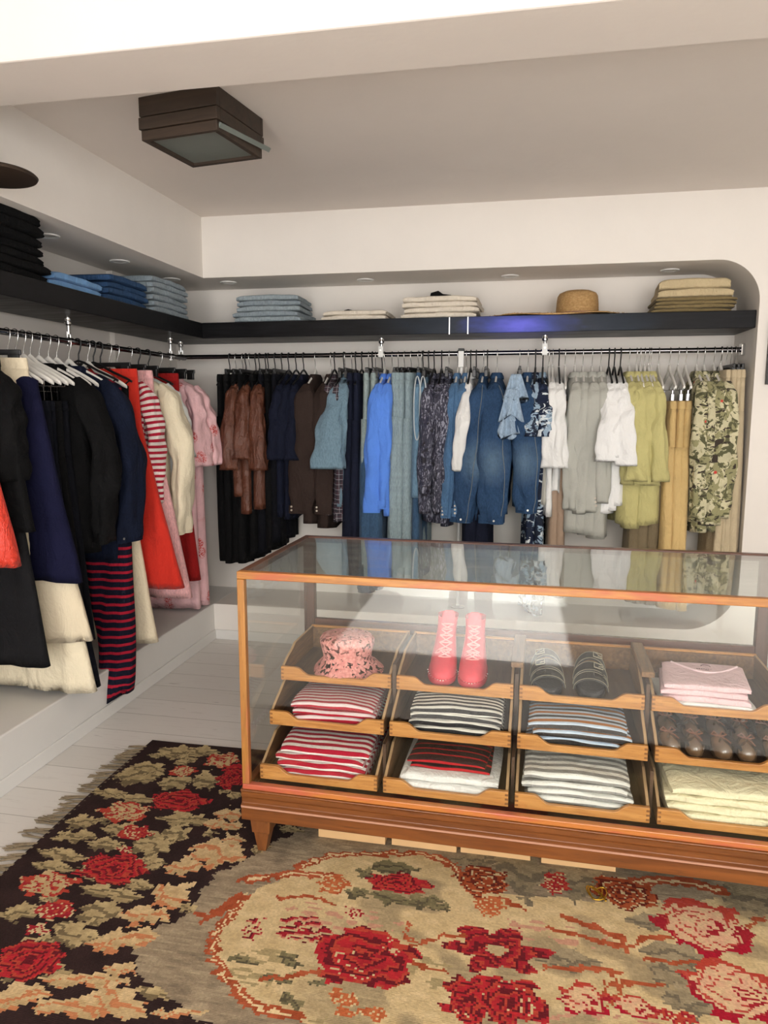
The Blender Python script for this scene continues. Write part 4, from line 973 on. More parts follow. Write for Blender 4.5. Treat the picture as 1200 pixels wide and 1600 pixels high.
def cw(x, y, z):
    c, s = math.cos(CTH), math.sin(CTH)
    return Vector((CX + x * c - y * s, CY + x * s + y * c, z))
def colc(ci): return (COLX[ci][0] + COLX[ci][1]) / 2
def tray_stack(ci, ri, items, group, name, cat, where, dx=0.0, dy=0.0, rz=0.0, dz=0.0, off=.006):
    d, z = ROWS[ri]
    p = cw(colc(ci) + dx, d + .018 + max(i[2] for i in items) / 2 + dy, z + .0095 + dz)
    return stack(items, p, CTH + rz, group, name, cat, where, off)
def stripes(base, c2, period, duty, **k): return cloth(base, 'stripe', period=period, duty=duty, c2=c2, axis=0, var=.03, wob=.010, wrinkle=.3, **k)
RED1 = stripes((232, 224, 220), (168, 22, 48), .030, .52); RED2 = stripes((222, 204, 204), (170, 28, 50), .022, .5)
BWS = stripes((228, 224, 216), (40, 40, 42), .024, .52); OBS = stripes((196, 210, 226), (52, 48, 46), .026, .55, c3=(172, 104, 36)); GWS = stripes((228, 228, 222), (142, 142, 140), .032, .5)
BRS = stripes((44, 24, 26), (176, 32, 40), .034, .24)
tray_stack(0, 0, [(RED1, .275, .36, .024, 'red and white striped T-shirt') for k in range(4)], 'red and white shirts in the bottom left tray', 'folded_t_shirt', 'T-shirt', 'in the bottom left tray', dx=.004)
tray_stack(0, 1, [(RED2, .265, .34, .022, 'fine red and white striped T-shirt') for k in range(3)], 'red and white shirts in the middle left tray', 'folded_t_shirt', 'T-shirt', 'in the middle left tray', dx=.016)
tray_stack(1, 1, [(BWS, .272, .33, .022, 'black and white striped T-shirt') for k in range(4)], 'black and white shirts in the middle tray', 'folded_t_shirt', 'T-shirt', 'under the pink boots', dx=.012)
TW = cloth((232, 231, 228), var=.02, wscale=22)
tray_stack(1, 0, [(TW, .29, .37, .024, 'white folded T-shirt'), (TW, .285, .36, .024, 'white folded T-shirt'), (BRS, .235, .30, .018, 'black and red striped folded top'), (BRS, .23, .295, .018, 'black and red striped folded top')], 'white and black-red shirts in one bottom tray', 'folded_t_shirt', 'T-shirt', 'in the second bottom tray', dx=.006)
o_, z = tray_stack(2, 1, [(OBS, .275, .33, .024, 'blue, white and orange striped T-shirt') for k in range(3)], 'blue and orange shirts in the middle tray', 'folded_t_shirt', 'T-shirt', 'under the black sandals', dx=-.012)
p = cw(colc(2) + .03, .13 + .018 + .23, z + .006)
tg = Bag().box((-.016, -.075, 0), (.016, .02, .003)).build('neck_label', BLACK, None, bevel=.001); tg.location = p; tg.rotation_euler = (0, 0, .45); tag(tg, 'black fabric label strip on the blue and orange striped T-shirts', 'label')
tray_stack(2, 0, [(GWS, .285, .37, .024, 'grey and white striped T-shirt') for k in range(4)], 'grey and white shirts in the bottom tray', 'folded_t_shirt', 'T-shirt', 'in the third bottom tray', dx=-.012)
PLY = cloth((232, 224, 190), var=.02, wscale=18); 
tray_stack(3, 0, [(PLY, .33, .37, .024, 'pale cream-yellow folded trousers') for k in range(4)], 'cream-yellow trousers in the bottom right tray', 'folded_trousers', 'trousers', 'in the bottom right tray', dx=.012)
PTEE = cloth((232, 196, 200), var=.02, wscale=22)
o_, z = tray_stack(3, 2, [(TW, .255, .20, .017, 'white folded T-shirt')] + [(PTEE, .235, .20, .019, 'pale pink folded T-shirt') for k in range(3)], 'pink and white T-shirts in the top right tray', 'folded_t_shirt', 'T-shirt', 'in the top right tray', dx=-.02, rz=-.04)
# neckline and print on the top pink T-shirt
top = o_[-1]
zt = .0215
P = [(-.085 + .19 * f, .075 - .075 * math.sin(PI * f), zt + .0022) for f in np.linspace(0, 1, 20)]
Bag().tube(P, .0032, 6).build('neck_rib', cloth((238, 208, 212), var=.02), top, smooth=60)
m = Bag(); m.tube([(.012 + .013 * math.cos(a), .055 + .013 * math.sin(a), zt + .002) for a in np.linspace(-.2, PI * .95, 12)], .0016, 6)
for k in range(9): m.box((-.018 + k * .0065, .030 + (k % 2) * .001, zt + .0005), (-.018 + k * .0065 + .0045, .0325 + (k % 2) * .001, zt + .0022))
for k in range(3): m.box((.006 + k * .004, .022, zt + .0005), (.006 + k * .004 + .003, .0235, zt + .0022))
m.build('neck_print', plain('dark_red_print', (88, 40, 52), .7), top)

# pink crochet bucket hat
def crochet():
    T = NT('pink_crochet'); ob = T.coord('Object')
    vo = T.n('ShaderNodeTexVoronoi'); vo.inputs['Scale'].default_value = 17; T.l(ob, vo.inputs['Vector'])
    v2 = T.n('ShaderNodeTexVoronoi'); v2.inputs['Scale'].default_value = 95; T.l(ob, v2.inputs['Vector'])
    n = T.noise(ob, 75, 2, .5, .6)
    col = T.mix(v2.outputs['Distance'], lin((236, 168, 158)), lin((206, 126, 122)))
    hole = T.math('MULTIPLY', T.ramp(vo.outputs['Distance'], [(.28, (0, 0, 0)), (.34, (1, 1, 1))]), T.ramp(n, [(.56, (0, 0, 0)), (.58, (1, 1, 1))]))
    T.set(Base_Color=col, Roughness=.85, Normal=T.bump(v2.outputs['Distance'], .7, .004))
    tr = T.n('ShaderNodeBsdfTransparent'); mx = T.n('ShaderNodeMixShader'); T.l(hole, mx.inputs[0]); T.l(T.b.outputs[0], mx.inputs[1]); T.l(tr.outputs[0], mx.inputs[2]); T.l(mx.outputs[0], T.out.inputs['Surface'])
    return T.m
M_CRO = crochet()
p = cw(.232, .345, ROWS[2][1] + .0095)
t = thing('bucket_hat', 'pink crochet bucket hat in the top left tray', 'hat', p, CTH)
def wob(r, k, a, m): return r * (1 + k * math.sin(m * a + 1.1))
R = []
for r, z, k in ((.118, .004, .05), (.108, .014, .05), (.096, .026, .04), (.084, .038, .025), (.080, .05, .02), (.084, .072, .015), (.090, .095, .015), (.091, .108, .015), (.084, .119, .01), (.06, .127, .01), (.03, .130, 0), (.004, .131, 0)):
    R.append([(wob(r, k, a, 3) * math.cos(a), wob(r, k, a, 3) * .92 * math.sin(a), z + (.007 * math.sin(3 * a) if z < .03 else 0) + .0 ) for a in np.linspace(0, 2 * PI, 56, endpoint=False)])
Bag().loft(R[4:], False, True).build('crown', M_CRO, t, smooth=80)
Bag().loft(R[:5], False, False).build('brim', M_CRO, t, smooth=80)

# pink-red ankle boots
M_BOOT = plain('coral_red_leather', (216, 70, 84), .55, 0, .10, 30, .25); M_SOLE = plain('coral_red_sole', (196, 52, 66), .6); M_STITCH = plain('white_stitch', (236, 220, 214), .6); M_LACE = cloth((236, 150, 150), var=.08)
def boot(x, y, lab_, rz, lean):
    p = cw(x, y, ROWS[2][1] + .0095); t = thing('ankle_boot', lab_, 'boot', p, CTH + rz, 'pink-red ankle boots')
    def ring(z, y0, y1, w, front, N=36):
        out = []
        for i in range(N):
            a = 2 * PI * i / N; c, s = math.cos(a), math.sin(a)
            yy = (y0 + y1) / 2 + (y1 - y0) / 2 * math.copysign(abs(s) ** .8, s)
            k = 1 - .22 * ((yy - y0) / (y1 - y0) - .25) if front else 1
            out.append((w * k * math.copysign(abs(c) ** .75, c) + lean * z, yy, z))
        return out
    Bag().loft([ring(z, a, c, w, True) for z, a, c, w in ((0, -.122, .122, .046), (.004, -.128, .126, .049), (.016, -.128, .126, .049), (.019, -.126, .124, .047))]).build('sole', M_SOLE, t, smooth=40)
    Bag().loft([ring(z, a, c, w, f) for z, a, c, w, f in ((.0185, -.122, .12, .045, True), (.032, -.121, .12, .0455, True), (.05, -.108, .119, .044, True), (.066, -.075, .117, .041, True), (.085, -.042, .114, .038, True), (.105, -.014, .110, .034, False), (.125, .006, .106, .032, False), (.145, .016, .105, .032, False), (.165, .020, .107, .033, False), (.178, .022, .108, .034, False), (.176, .027, .103, .030, False), (.15, .028, .1, .028, False))], True, True).build('upper', M_BOOT, t, smooth=80)
    tg = Bag(); tg.loft([[(w * math.cos(a) + lean * z, y_ + .003 * math.sin(a), z) for a in np.linspace(0, 2 * PI, 16, endpoint=False)] for z, y_, w in ((.06, -.084, .018), (.09, -.034, .020), (.12, .002, .021), (.16, .014, .022), (.195, .016, .020), (.205, .018, .013))]); tg.build('tongue', M_BOOT, t, smooth=60)
    lc = Bag(); zs = [.074, .090, .106, .124, .142, .160]; yf = np.interp(zs, [.066, .085, .105, .125, .145, .165], [-.081, -.048, -.020, 0, .010, .013])
    for k in range(len(zs)):
        lc.tube([(-.02 + lean * zs[k], yf[k] + .004, zs[k]), (lean * zs[k], yf[k] - .006, zs[k] + .002), (.02 + lean * zs[k], yf[k] + .004, zs[k])], .0024, 6)
        if k + 1 < len(zs):
            for s_ in (-1, 1): lc.tube([(s_ * .02 + lean * zs[k], yf[k] + .002, zs[k]), (lean * zs[k], (yf[k] + yf[k + 1]) / 2 - .007, (zs[k] + zs[k + 1]) / 2), (-s_ * .02 + lean * zs[k + 1], yf[k + 1] + .002, zs[k + 1])], .0022, 6)
    for s_ in (-1, 1):
        lc.tube([(0, yf[1] - .007, zs[1]), (s_ * .014, yf[1] - .016, zs[1] + .004), (s_ * .024, yf[1] - .012, zs[1] - .008), (s_ * .012, yf[1] - .012, zs[1] - .006), (0, yf[1] - .008, zs[1])], .002, 6)
    lc.build('lace', M_LACE, t, smooth=60)
    st = Bag()
    for k in range(16):
        a = PI * 1.08 + PI * .84 * k / 15; st.box((.047 * math.cos(a) * 1.03 - .002, -.002 + .1255 * math.sin(a) - .0015, .0165), (.047 * math.cos(a) * 1.03 + .002, -.002 + .1255 * math.sin(a) + .0005, .0195))
    st.build('stitching', M_STITCH, t)
boot(.545, .395, 'pink-red lace-up ankle boot, left of the pair in the display case', .12, .10)
boot(.648, .390, 'pink-red lace-up ankle boot, right of the pair in the display case', .02, .0)

# black buckle sandals
M_SLEA = plain('black_sandal_leather', (34, 34, 35), .5, 0, .12, 60, .3); M_BUCK = plain('dark_buckle', (58, 56, 52), .35, .7); M_CRST = plain('cream_stitch', (168, 160, 140), .7); M_FB = plain('dark_grey_footbed', (52, 52, 54), .8, 0, .1, 90, .3)
def sandal(x, y, lab_, rz, bx):
    p = cw(x, y, ROWS[2][1] + .0095); t = thing('buckle_sandal', lab_, 'sandal', p, CTH + rz, 'black buckle sandals')
    ol = [(.048 * math.copysign(abs(math.cos(a)) ** .8, math.cos(a)) * (1 - .12 * (math.sin(a) + 1) / 2), .125 * math.copysign(abs(math.sin(a)) ** .85, math.sin(a))) for a in np.linspace(0, 2 * PI, 40, endpoint=False)]
    Bag().loft([[(a, c, z) for a, c in ol] for z in (0, .014)]).build('sole', M_SLEA, t, smooth=40)
    Bag().loft([[(a * k, c * k, z) for a, c in ol] for z, k in ((.0142, .985), (.022, .99), (.026, .95), (.024, .86))]).build('footbed', M_FB, t, smooth=50)
    for j, (y0, y1, hgt, w) in enumerate([(-.082, -.036, .050, .051), (-.040, .012, .064, .0525), (.016, .060, .082, .049)]):
        def prof(yy, g=0.0, n=18): return [((w + g) * math.cos(a), yy, .012 + (hgt + g + (yy - y0) * .22 - .012) * math.sin(a) ** .85) for a in np.linspace(.02, PI - .02, n)]
        R = [prof(yy) + [(a * .93, b_, c * .95) for a, b_, c in reversed(prof(yy))] for yy in (y0, (y0 + y1) / 2, y1)]
        sp = Bag().loft(R).build('strap', M_SLEA, t, smooth=60)
        s2 = Bag(); s2.tube([(a, b_, c) for a, b_, c in prof(y0 + .004, .0008)], .0007, 5); s2.tube([(a, b_, c) for a, b_, c in prof(y1 - .004, .0008)], .0007, 5)
        s2.build('stitching', M_CRST, sp, smooth=60)
        if j < 3:
            a0 = (PI / 2 + bx * .42) if bx else PI / 2
            cx_, cz = (w + .004) * math.cos(a0), .012 + (hgt + .008 - .012) * math.sin(a0) ** .85; ym = (y0 + y1) / 2
            bk = Bag(); q = .0145
            tx, tz = -math.sin(a0), math.cos(a0) * .6
            def pt(u, v): return (cx_ + u * -tx, ym + v, cz + .003 + u * -tz + (v) * .22)
            bk.tube([pt(-q, -q * .9), pt(q, -q * .9), pt(q, q * .9), pt(-q, q * .9), pt(-q, -q * .9)], .0016, 6); bk.tube([pt(0, -q * .2), pt(q, 0)], .0014, 6)
            bk.build('buckle', M_CRST if j > 0 else M_BUCK, sp, smooth=60)
sandal(.882, .375, 'black leather buckle sandal, left of the pair', .06, 1)
sandal(1.015, .375, 'black leather buckle sandal, right of the pair', -.03, -1)

# glossy brown pouches with ribbed black panels
M_POU = plain('glossy_brown', (96, 74, 54), .14, 0, .25, 30, .2, .7, .8); M_RIB = plain('black_rib', (14, 13, 13), .2); M_CORD = plain('brown_cord', (118, 70, 46), .35)
k_ = 0
for row in range(2):
    for c_ in range(5):
        px_ = COLX[3][0] + .045 + c_ * .068 + row * .01; py_ = .13 + .062 + row * .115; pz = ROWS[1][1] + .0095
        w_ = ['leftmost', 'second from left', 'middle', 'second from right', 'rightmost'][c_]
        t = thing('pouch', 'glossy brown pouch with black ribbing, %s in the %s row of its tray' % (w_.replace('second from ', 'second '), ['front', 'back'][row]), 'pouch', cw(px_, py_, pz), CTH + .15 * (-1) ** c_, 'glossy brown pouches in the middle right tray')
        R = []
        for a_, z_ in ((.018, 0), (.030, .006), (.034, .022), (.033, .036), (.026, .046), (.012, .051), (.002, .052)): R.append([(a_ * .8 * math.copysign(abs(math.cos(q)) ** .8, math.cos(q)), a_ * 1.45 * math.copysign(abs(math.sin(q)) ** .8, math.sin(q)), z_ + .002 * math.sin(3 * q)) for q in np.linspace(0, 2 * PI, 24, endpoint=False)])
        Bag().loft(R).build('body', M_POU, t, smooth=70)
        rb = Bag()
        for r_ in range(8): rb.tube([(.018, -.040 + r_ * .0112, .047), (.027, -.041 + r_ * .0112, .050), (.036, -.042 + r_ * .0112, .047), (.041, -.042 + r_ * .0112, .036)], .0036, 6)
        rb.build('ribbing', M_RIB, t, smooth=60)
        bw = Bag(); bw.tube([(0, .012, .052), (-.012, .02, .062), (-.022, .012, .058), (-.010, .008, .055), (0, .012, .053), (.012, .022, .061), (.020, .012, .057), (.008, .008, .054), (0, .012, .052)], .0024, 6)
        bw.tube([(0, .012, .052), (.012, -.01, .053), (.022, -.03, .047)], .002, 6); bw.build('cord_bow', M_CORD, t, smooth=60)

# flat cardboard boxes under the case
M_CARD = plain('cardboard', (214, 174, 124), .8, 0, .04, 12)
for i, (xa, xb, ya) in enumerate([(-.608, -.393, 2.042), (-.373, -.172, 2.044), (-.160, .049, 2.047), (.081, .294, 2.041)]):
    t = thing('cardboard_box', 'flat tan cardboard box under the display case, ' + ['leftmost of the four', 'second from the left', 'third from the left', 'rightmost of the four'][i], 'box', ((xa + xb) / 2, ya + .15, RUGZ + .0005), -.01, 'cardboard boxes under the display case')
    h_ = (xb - xa) / 2
    Bag().box((-h_, -.15, 0), (h_, .15, .075)).build('body', M_CARD, t, bevel=.001)
    Bag().box((-h_ - .0005, -.1505, .0755), (h_ + .0005, .1505, .088)).build('lid', M_CARD, t, bevel=.001)
RUG_A = [('rose', -1.138, 2.157, 0.099, 0.064),('rose', -1.158, 1.774, 0.103, 0.068),('rose', -1.167, 1.406, 0.086, 0.064),('rose', -1.019, 2.353, 0.059, 0.088),('tulip', -1.283, 2.054, 0.079, 0.058),('tulip', -1.306, 1.671, 0.081, 0.055),('tulip', -1.222, 2.351, 0.046, 0.04),('tulip', -1.111, 2.457, 0.065, 0.059),('bud', -1.187, 1.954, 0.055, 0.04),('bud', -1.215, 1.58, 0.055, 0.036),('dots', -1.175, 1.864, 0.023, 0.02),('dots', -1.216, 1.502, 0.025, 0.021)]
RUG_LEAF = [(-1.366, 1.895, 0.071, 0.028, 8, 'tan'), (-1.4, 2.154, 0.068, 0.028, 0, 'tan'), (-1.293, 2.139, 0.086, 0.027, 0, 'tan'), (-1.076, 2.055, 0.085, 0.038, 5, 'tan'), (-1.063, 1.972, 0.051, 0.048, -20, 'tan'), (-1.107, 1.676, 0.092, 0.029, -5, 'tan'), (-1.089, 1.597, 0.057, 0.045, 0, 'tan'), (-1.348, 1.802, 0.077, 0.028, -5, 'tan'), (-1.337, 1.747, 0.072, 0.023, 0, 'tan'), (-1.303, 1.555, 0.055, 0.033, 20, 'tan'), (-1.37, 2.29, 0.091, 0.065, 15, 'tan'), (-1.36, 2.348, 0.065, 0.044, 0, 'tan'), (-1.209, 2.275, 0.062, 0.05, 20, 'tan'), (-1.106, 2.303, 0.047, 0.06, 30, 'tan'), (-1.317, 2.487, 0.075, 0.049, 0, 'tan'), (-1.119, 1.51, 0.052, 0.044, -25, 'tan'), (-1.393, 1.974, 0.053, 0.038, 0, 'tan'), (-1.245, 1.878, 0.06, 0.028, 0, 'tan'), (-1.099, 1.897, 0.06, 0.05, -20, 'tan'), (-1.25, 1.959, 0.062, 0.037, 0, 'tan'), (-1.23, 2.513, 0.076, 0.037, 0, 'tan'), (-1.066, 1.817, 0.044, 0.038, 0, 'tan'), (-1.077, 1.381, 0.031, 0.029, 30, 'tan'), (-1.057, 1.498, 0.027, 0.02, 0, 'tan'), (-1.053, 1.72, 0.043, 0.022, 0, 'tan'), (-0.888, 1.906, 0.088, 0.065, -10, 'cream'), (-0.96, 1.822, 0.053, 0.039, 15, 'cream'), (-0.942, 1.696, 0.057, 0.051, -30, 'cream'), (-0.972, 1.611, 0.068, 0.036, 5, 'cream'), (-0.982, 1.514, 0.092, 0.037, 20, 'cream'), (-0.99, 1.377, 0.106, 0.019, 10, 'cream'), (-0.928, 1.423, 0.041, 0.021, 0, 'cream'), (-0.946, 1.311, 0.126, 0.032, 15, 'cream'), (-0.876, 1.337, 0.078, 0.038, -25, 'cream'), (-1.114, 1.302, 0.069, 0.034, 20, 'cream'), (-0.94, 2.108, 0.049, 0.036, 0, 'cream'), (-0.929, 2.046, 0.076, 0.025, 0, 'cream'), (-0.87, 1.975, 0.04, 0.032, 0, 'cream'), (-0.738, 1.333, 0.062, 0.013, 15, 'cream')]
RUG_B = [('rose', -0.36, 1.579, 0.128, 0.096), ('rose', -0.322, 1.871, 0.091, 0.044), ('slash', -0.537, 1.635, 0.069, 0.048), ('slash', -0.664, 1.613, 0.031, 0.038), ('dots', -0.42, 1.726, 0.028, 0.02), ('scrollrose', -0.086, 1.925, 0.073, 0.066), ('bud2', -0.066, 1.82, 0.04, 0.043), ('bud2', -0.503, 1.829, 0.042, 0.039), ('star', -0.038, 1.665, 0.11, 0.069), ('rose', -0.098, 1.498, 0.049, 0.068), ('rose', -0.007, 1.508, 0.076, 0.073), ('open', 0.492, 1.853, 0.112, 0.105), ('open', 0.505, 1.645, 0.103, 0.093), ('open', 0.161, 1.547, 0.052, 0.045), ('open', 0.272, 1.546, 0.051, 0.031), ('bud', 0.362, 1.537, 0.048, 0.019), ('bud', 0.116, 1.954, 0.035, 0.05), ('scrollrose', 0.305, 1.951, 0.09, 0.064), ('bud2', -0.381, 1.442, 0.034, 0.021), ('bud2', -0.365, 1.404, 0.024, 0.014), ('bud2', -0.305, 1.413, 0.033, 0.017)]
RUG_LEAF2 = [(-0.336, 1.804, 0.059, 0.024, -10, 'olive'), (-0.247, 1.805, 0.051, 0.026, 15, 'olive'), (-0.201, 1.792, 0.029, 0.016, 10, 'olive'), (-0.656, 1.511, 0.04, 0.011, -5, 'olive'), (-0.539, 1.531, 0.017, 0.031, 60, 'olive'), (-0.441, 1.474, 0.025, 0.011, 0, 'olive'), (-0.557, 1.467, 0.038, 0.011, -5, 'olive'), (-0.494, 1.416, 0.037, 0.016, -30, 'olive'), (-0.427, 1.803, 0.037, 0.02, 0, 'olive'), (-0.346, 1.94, 0.071, 0.027, 0, 'olive'), (-0.417, 1.894, 0.031, 0.023, 0, 'olive'), (0.026, 1.982, 0.086, 0.099, 0, 'grey'), (-0.101, 2.03, 0.088, 0.039, 20, 'grey'), (0.636, 1.994, 0.067, 0.083, -30, 'grey'), (0.191, 1.976, 0.084, 0.073, 0, 'grey'), (0.392, 1.734, 0.073, 0.042, 0, 'grey'), (0.381, 1.671, 0.058, 0.052, 0, 'grey'), (0.125, 1.663, 0.092, 0.031, 0, 'grey'), (0.4, 1.587, 0.055, 0.047, 0, 'grey'), (0.359, 1.841, 0.063, 0.031, 0, 'grey')]
RUG_FIELD = [(-0.776, 1.915), (-0.858, 1.806), (-0.862, 1.675), (-0.867, 1.623), (-0.918, 1.58), (-0.936, 1.514), (-0.924, 1.458), (-0.884, 1.425), (-0.802, 1.376), (-0.742, 1.351), (-0.681, 1.321), (-0.655, 1.326)]
RUG_IN1 = [(-0.737, 1.731), (-0.75, 1.631), (-0.748, 1.553), (-0.715, 1.496), (-0.66, 1.439), (-0.596, 1.396), (-0.523, 1.373), (-0.468, 1.376)]
RUG_IN2 = [(-0.62, 1.873), (-0.548, 1.965), (-0.406, 2.0), (-0.287, 2.03), (-0.195, 2.008), (-0.15, 1.953)]
RUG_LINES = [(0.03, [(-0.737, 1.731), (-0.75, 1.631), (-0.748, 1.553), (-0.715, 1.496), (-0.66, 1.439), (-0.596, 1.396), (-0.523, 1.373), (-0.468, 1.376)]), (0.024, [(-0.63, 1.877), (-0.547, 1.959), (-0.405, 1.993), (-0.286, 2.023), (-0.194, 2.001), (-0.15, 1.953)]), (0.03, [(-0.756, 1.797), (-0.63, 1.852), (-0.52, 1.861), (-0.475, 1.84), (-0.489, 1.802)]), (0.014, [(-0.587, 1.457), (-0.527, 1.477), (-0.475, 1.5), (-0.414, 1.52)]), (0.012, [(-0.251, 1.641), (-0.174, 1.685), (-0.101, 1.709)]), (0.01, [(-0.249, 1.632), (-0.277, 1.714)]), (0.012, [(-0.242, 1.584), (-0.154, 1.563)]), (0.012, [(-0.643, 1.749), (-0.632, 1.74), (-0.563, 1.765), (-0.474, 1.749)]), (0.016, [(0.089, 1.763), (0.188, 1.749), (0.265, 1.735)]), (0.022, [(0.132, 1.817), (0.205, 1.791), (0.275, 1.766), (0.277, 1.724)]), (0.014, [(0.085, 1.629), (0.18, 1.643), (0.242, 1.642), (0.238, 1.554)]), (0.012, [(0.257, 1.616), (0.342, 1.621)]), (0.012, [(0.311, 1.699), (0.451, 1.718), (0.46, 1.702)]), (0.04, [(0.341, 2.003), (0.418, 2.032), (0.504, 2.029), (0.579, 2.012)]), (0.012, [(0.292, 1.741), (0.322, 1.775), (0.39, 1.793)]), (0.012, [(0.602, 1.869), (0.654, 1.915)]), (0.012, [(0.214, 1.612), (0.213, 1.541)]), (0.012, [(-0.104, 1.846), (-0.024, 1.856), (0.027, 1.828)]), (0.02, [(-0.833, 1.646), (-0.796, 1.633), (-0.769, 1.713), (-0.741, 1.73)]), (0.02, [(-0.808, 1.61), (-0.793, 1.644), (-0.761, 1.693)]), (0.012, [(-0.303, 1.493), (-0.251, 1.519)])]
# ---------------------------------------------------------------- the floral flat-woven rug: its pattern is woven cell by cell
RX0, RX1, RY0, RY1, CELL = -1.466, 1.40, .86, 2.566, .0058
nx, ny = int((RX1 - RX0) / CELL), int((RY1 - RY0) / CELL)
rng = np.random.default_rng(5)
gx, gy = np.meshgrid(RX0 + (np.arange(nx) + .5) * CELL, RY0 + (np.arange(ny) + .5) * CELL)
def vnoise(x, y, s, seed):
    r = np.random.default_rng(seed).random((64, 64)); u, v = x / s + 100, y / s + 100
    i, j = np.floor(u).astype(int), np.floor(v).astype(int); fu, fv = u - i, v - j
    fu, fv = fu * fu * (3 - 2 * fu), fv * fv * (3 - 2 * fv); g = lambda a, c: r[a % 64, c % 64]
    return (g(i, j) * (1 - fu) + g(i + 1, j) * fu) * (1 - fv) + (g(i, j + 1) * (1 - fu) + g(i + 1, j + 1) * fu) * fv
# stepped outlines: whole groups of cells shift together, as in a kilim
jx = (vnoise(gx, gy, .016, 1) - .5) * .022 + (vnoise(gx * .4, gy, .008, 2) - .5) * .020
jy = (vnoise(gx, gy, .018, 3) - .5) * .016
sx, sy = gx + jx, gy + jy
def rgb(*c): return np.array(c, float)
img = np.tile(rgb(46, 32, 31), (ny, nx, 1)) * (1 + .22 * (vnoise(gx, gy, .05, 4) - .5))[..., None]
def put(mask, c):
    img[mask] = c if np.ndim(c) == 1 else c[mask]
def two(c1, c2, t): return np.asarray(c1) + (np.asarray(c2) - np.asarray(c1)) * np.clip(t, 0, 1)[..., None]
def inside(poly, x, y):
    m = np.zeros(x.shape, bool); n = len(poly)
    for k in range(n):
        x1, y1 = poly[k]; x2, y2 = poly[(k + 1) % n]
        c = ((y1 > y) != (y2 > y)); m ^= c & (x < (x2 - x1) * (y - y1) / (y2 - y1 + 1e-12) + x1)
    return m
field = RUG_FIELD + [(-.62, 1.22), (-.5, 1.06), (-.2, .98), (.9, .98), (1.05, 1.3), (1.1, 1.8), (.9, 2.2), (.3, 2.34), (-.3, 2.32), (-.62, 2.16)]
streak = vnoise(gx, gy * 4.0, .03, 7)
put(inside(field, sx, sy), two(rgb(120, 106, 88), rgb(164, 148, 122), streak * .8 + .6 * (vnoise(gx, gy, .05, 8) - .3)))
inner = RUG_IN1 + [(-.2, 1.2), (.2, 1.12), (.8, 1.15), (.95, 1.5), (.98, 1.8), (.80, 2.0), (.60, 1.985), (.42, 1.93), (.24, 1.90), (.08, 1.89), (-.06, 1.88)] + RUG_IN2[::-1]
im = inside(inner, sx, sy)
cream = two(rgb(184, 162, 120), rgb(206, 184, 142), vnoise(gx, gy * 2, .035, 9)); put(im, cream)
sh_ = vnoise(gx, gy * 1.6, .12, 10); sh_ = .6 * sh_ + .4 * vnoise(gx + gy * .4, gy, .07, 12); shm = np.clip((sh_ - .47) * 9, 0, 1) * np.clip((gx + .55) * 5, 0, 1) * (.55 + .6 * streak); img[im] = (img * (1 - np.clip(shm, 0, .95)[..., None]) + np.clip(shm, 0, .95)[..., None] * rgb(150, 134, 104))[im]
def loc_(f, wob_=.10, m=5, seed=0):
    k, cx, cy, rx, ry = f[:5]; dx, dy = (sx - cx) / rx, (sy - cy) / ry; r = np.hypot(dx, dy); th = np.arctan2(dy, dx)
    return dx, dy, r, th, r < 1 + wob_ * np.sin(m * th + seed) + .08 * np.sin((m + 3) * th + 2 * seed)
def flower(f, idx):
    k = f[0]; dx, dy, r, th, M = loc_(f, .10, 5, idx)
    nz = vnoise(gx, gy, .018, 20 + idx); nzb = vnoise(gx, gy, .05, 420 + idx); bnd = (r * 3.0 + .22 * np.sin(3 * th + idx) + .16 * np.sin(5 * th) + 1.1 * (nzb - .5)) % 1
    D, C, O, K, P = rgb(98, 26, 34), rgb(150, 34, 44), rgb(172, 64, 50), rgb(198, 174, 134), rgb(200, 110, 96)
    if k == 'rose':
        put(M, two(C, rgb(182, 42, 48), nz)); put(M & (bnd < .30), D); put(M & (bnd > .74), O)
        if f[1] > -.7: put(M & (bnd > .49) & (bnd < .60) & (r > .25) & (r < .85) & (vnoise(gx, gy, .06, 200 + idx) > .52), K)
        put(M & (r < .16), D)
    elif k == 'tulip':
        put(M, two(rgb(196, 170, 128), rgb(178, 150, 110), nz)); b2 = (dx * 1.3 + .8 * dy * dy + .9 * (nzb - .5) + .35 * np.sin(4 * dy + idx)) % .62
        put(M & (b2 < .20), O); put(M & (b2 < .08), C); put(M & (r > .80) & (nz > .45), O)
    elif k == 'bud':
        put(M, C); put(M & (bnd < .4), O); put(M & (bnd > .82), K)
    elif k == 'bud2':
        put(M, two(rgb(168, 84, 48), rgb(190, 112, 70), nz)); put(M & (bnd > .75), cream)
    elif k == 'dots':
        put(M, K); put(M & (bnd < .5), C)
    elif k == 'slash':
        b2 = (dx * .7 - dy * 1.5 + .5 * (nz - .5)) % .8; put(M & (b2 < .32), C); put(M & (b2 < .12), D); put(M & (b2 > .32) & (b2 < .42), rgb(196, 120, 100))
    elif k == 'scrollrose':
        put(M, two(rgb(140, 60, 32), rgb(170, 86, 52), nz)); put(M & (bnd < .32), rgb(98, 38, 28)); put(M & (bnd > .84), K)
    elif k == 'star':
        rr = r / (1 + .28 * np.sin(6 * th + .6)); M = rr < 1; put(M, C); put(M & (bnd < .35), D); put(M & (bnd > .8), O); put(r < .26, rgb(176, 156, 118))
    elif k == 'open':
        put(M, two(rgb(206, 178, 138), rgb(208, 160, 132), nz)); put(M & (r > .80), C); put(M & (r > .80) & (dy > .25), O)
        put(M & (bnd < .17) & (r > .2), rgb(176, 72, 62)); put(M & (np.hypot(dx - .35, dy + .15) < .36) & (bnd < .42), C); put(M & (r > .86) & (dy < -.3), rgb(158, 24, 44))
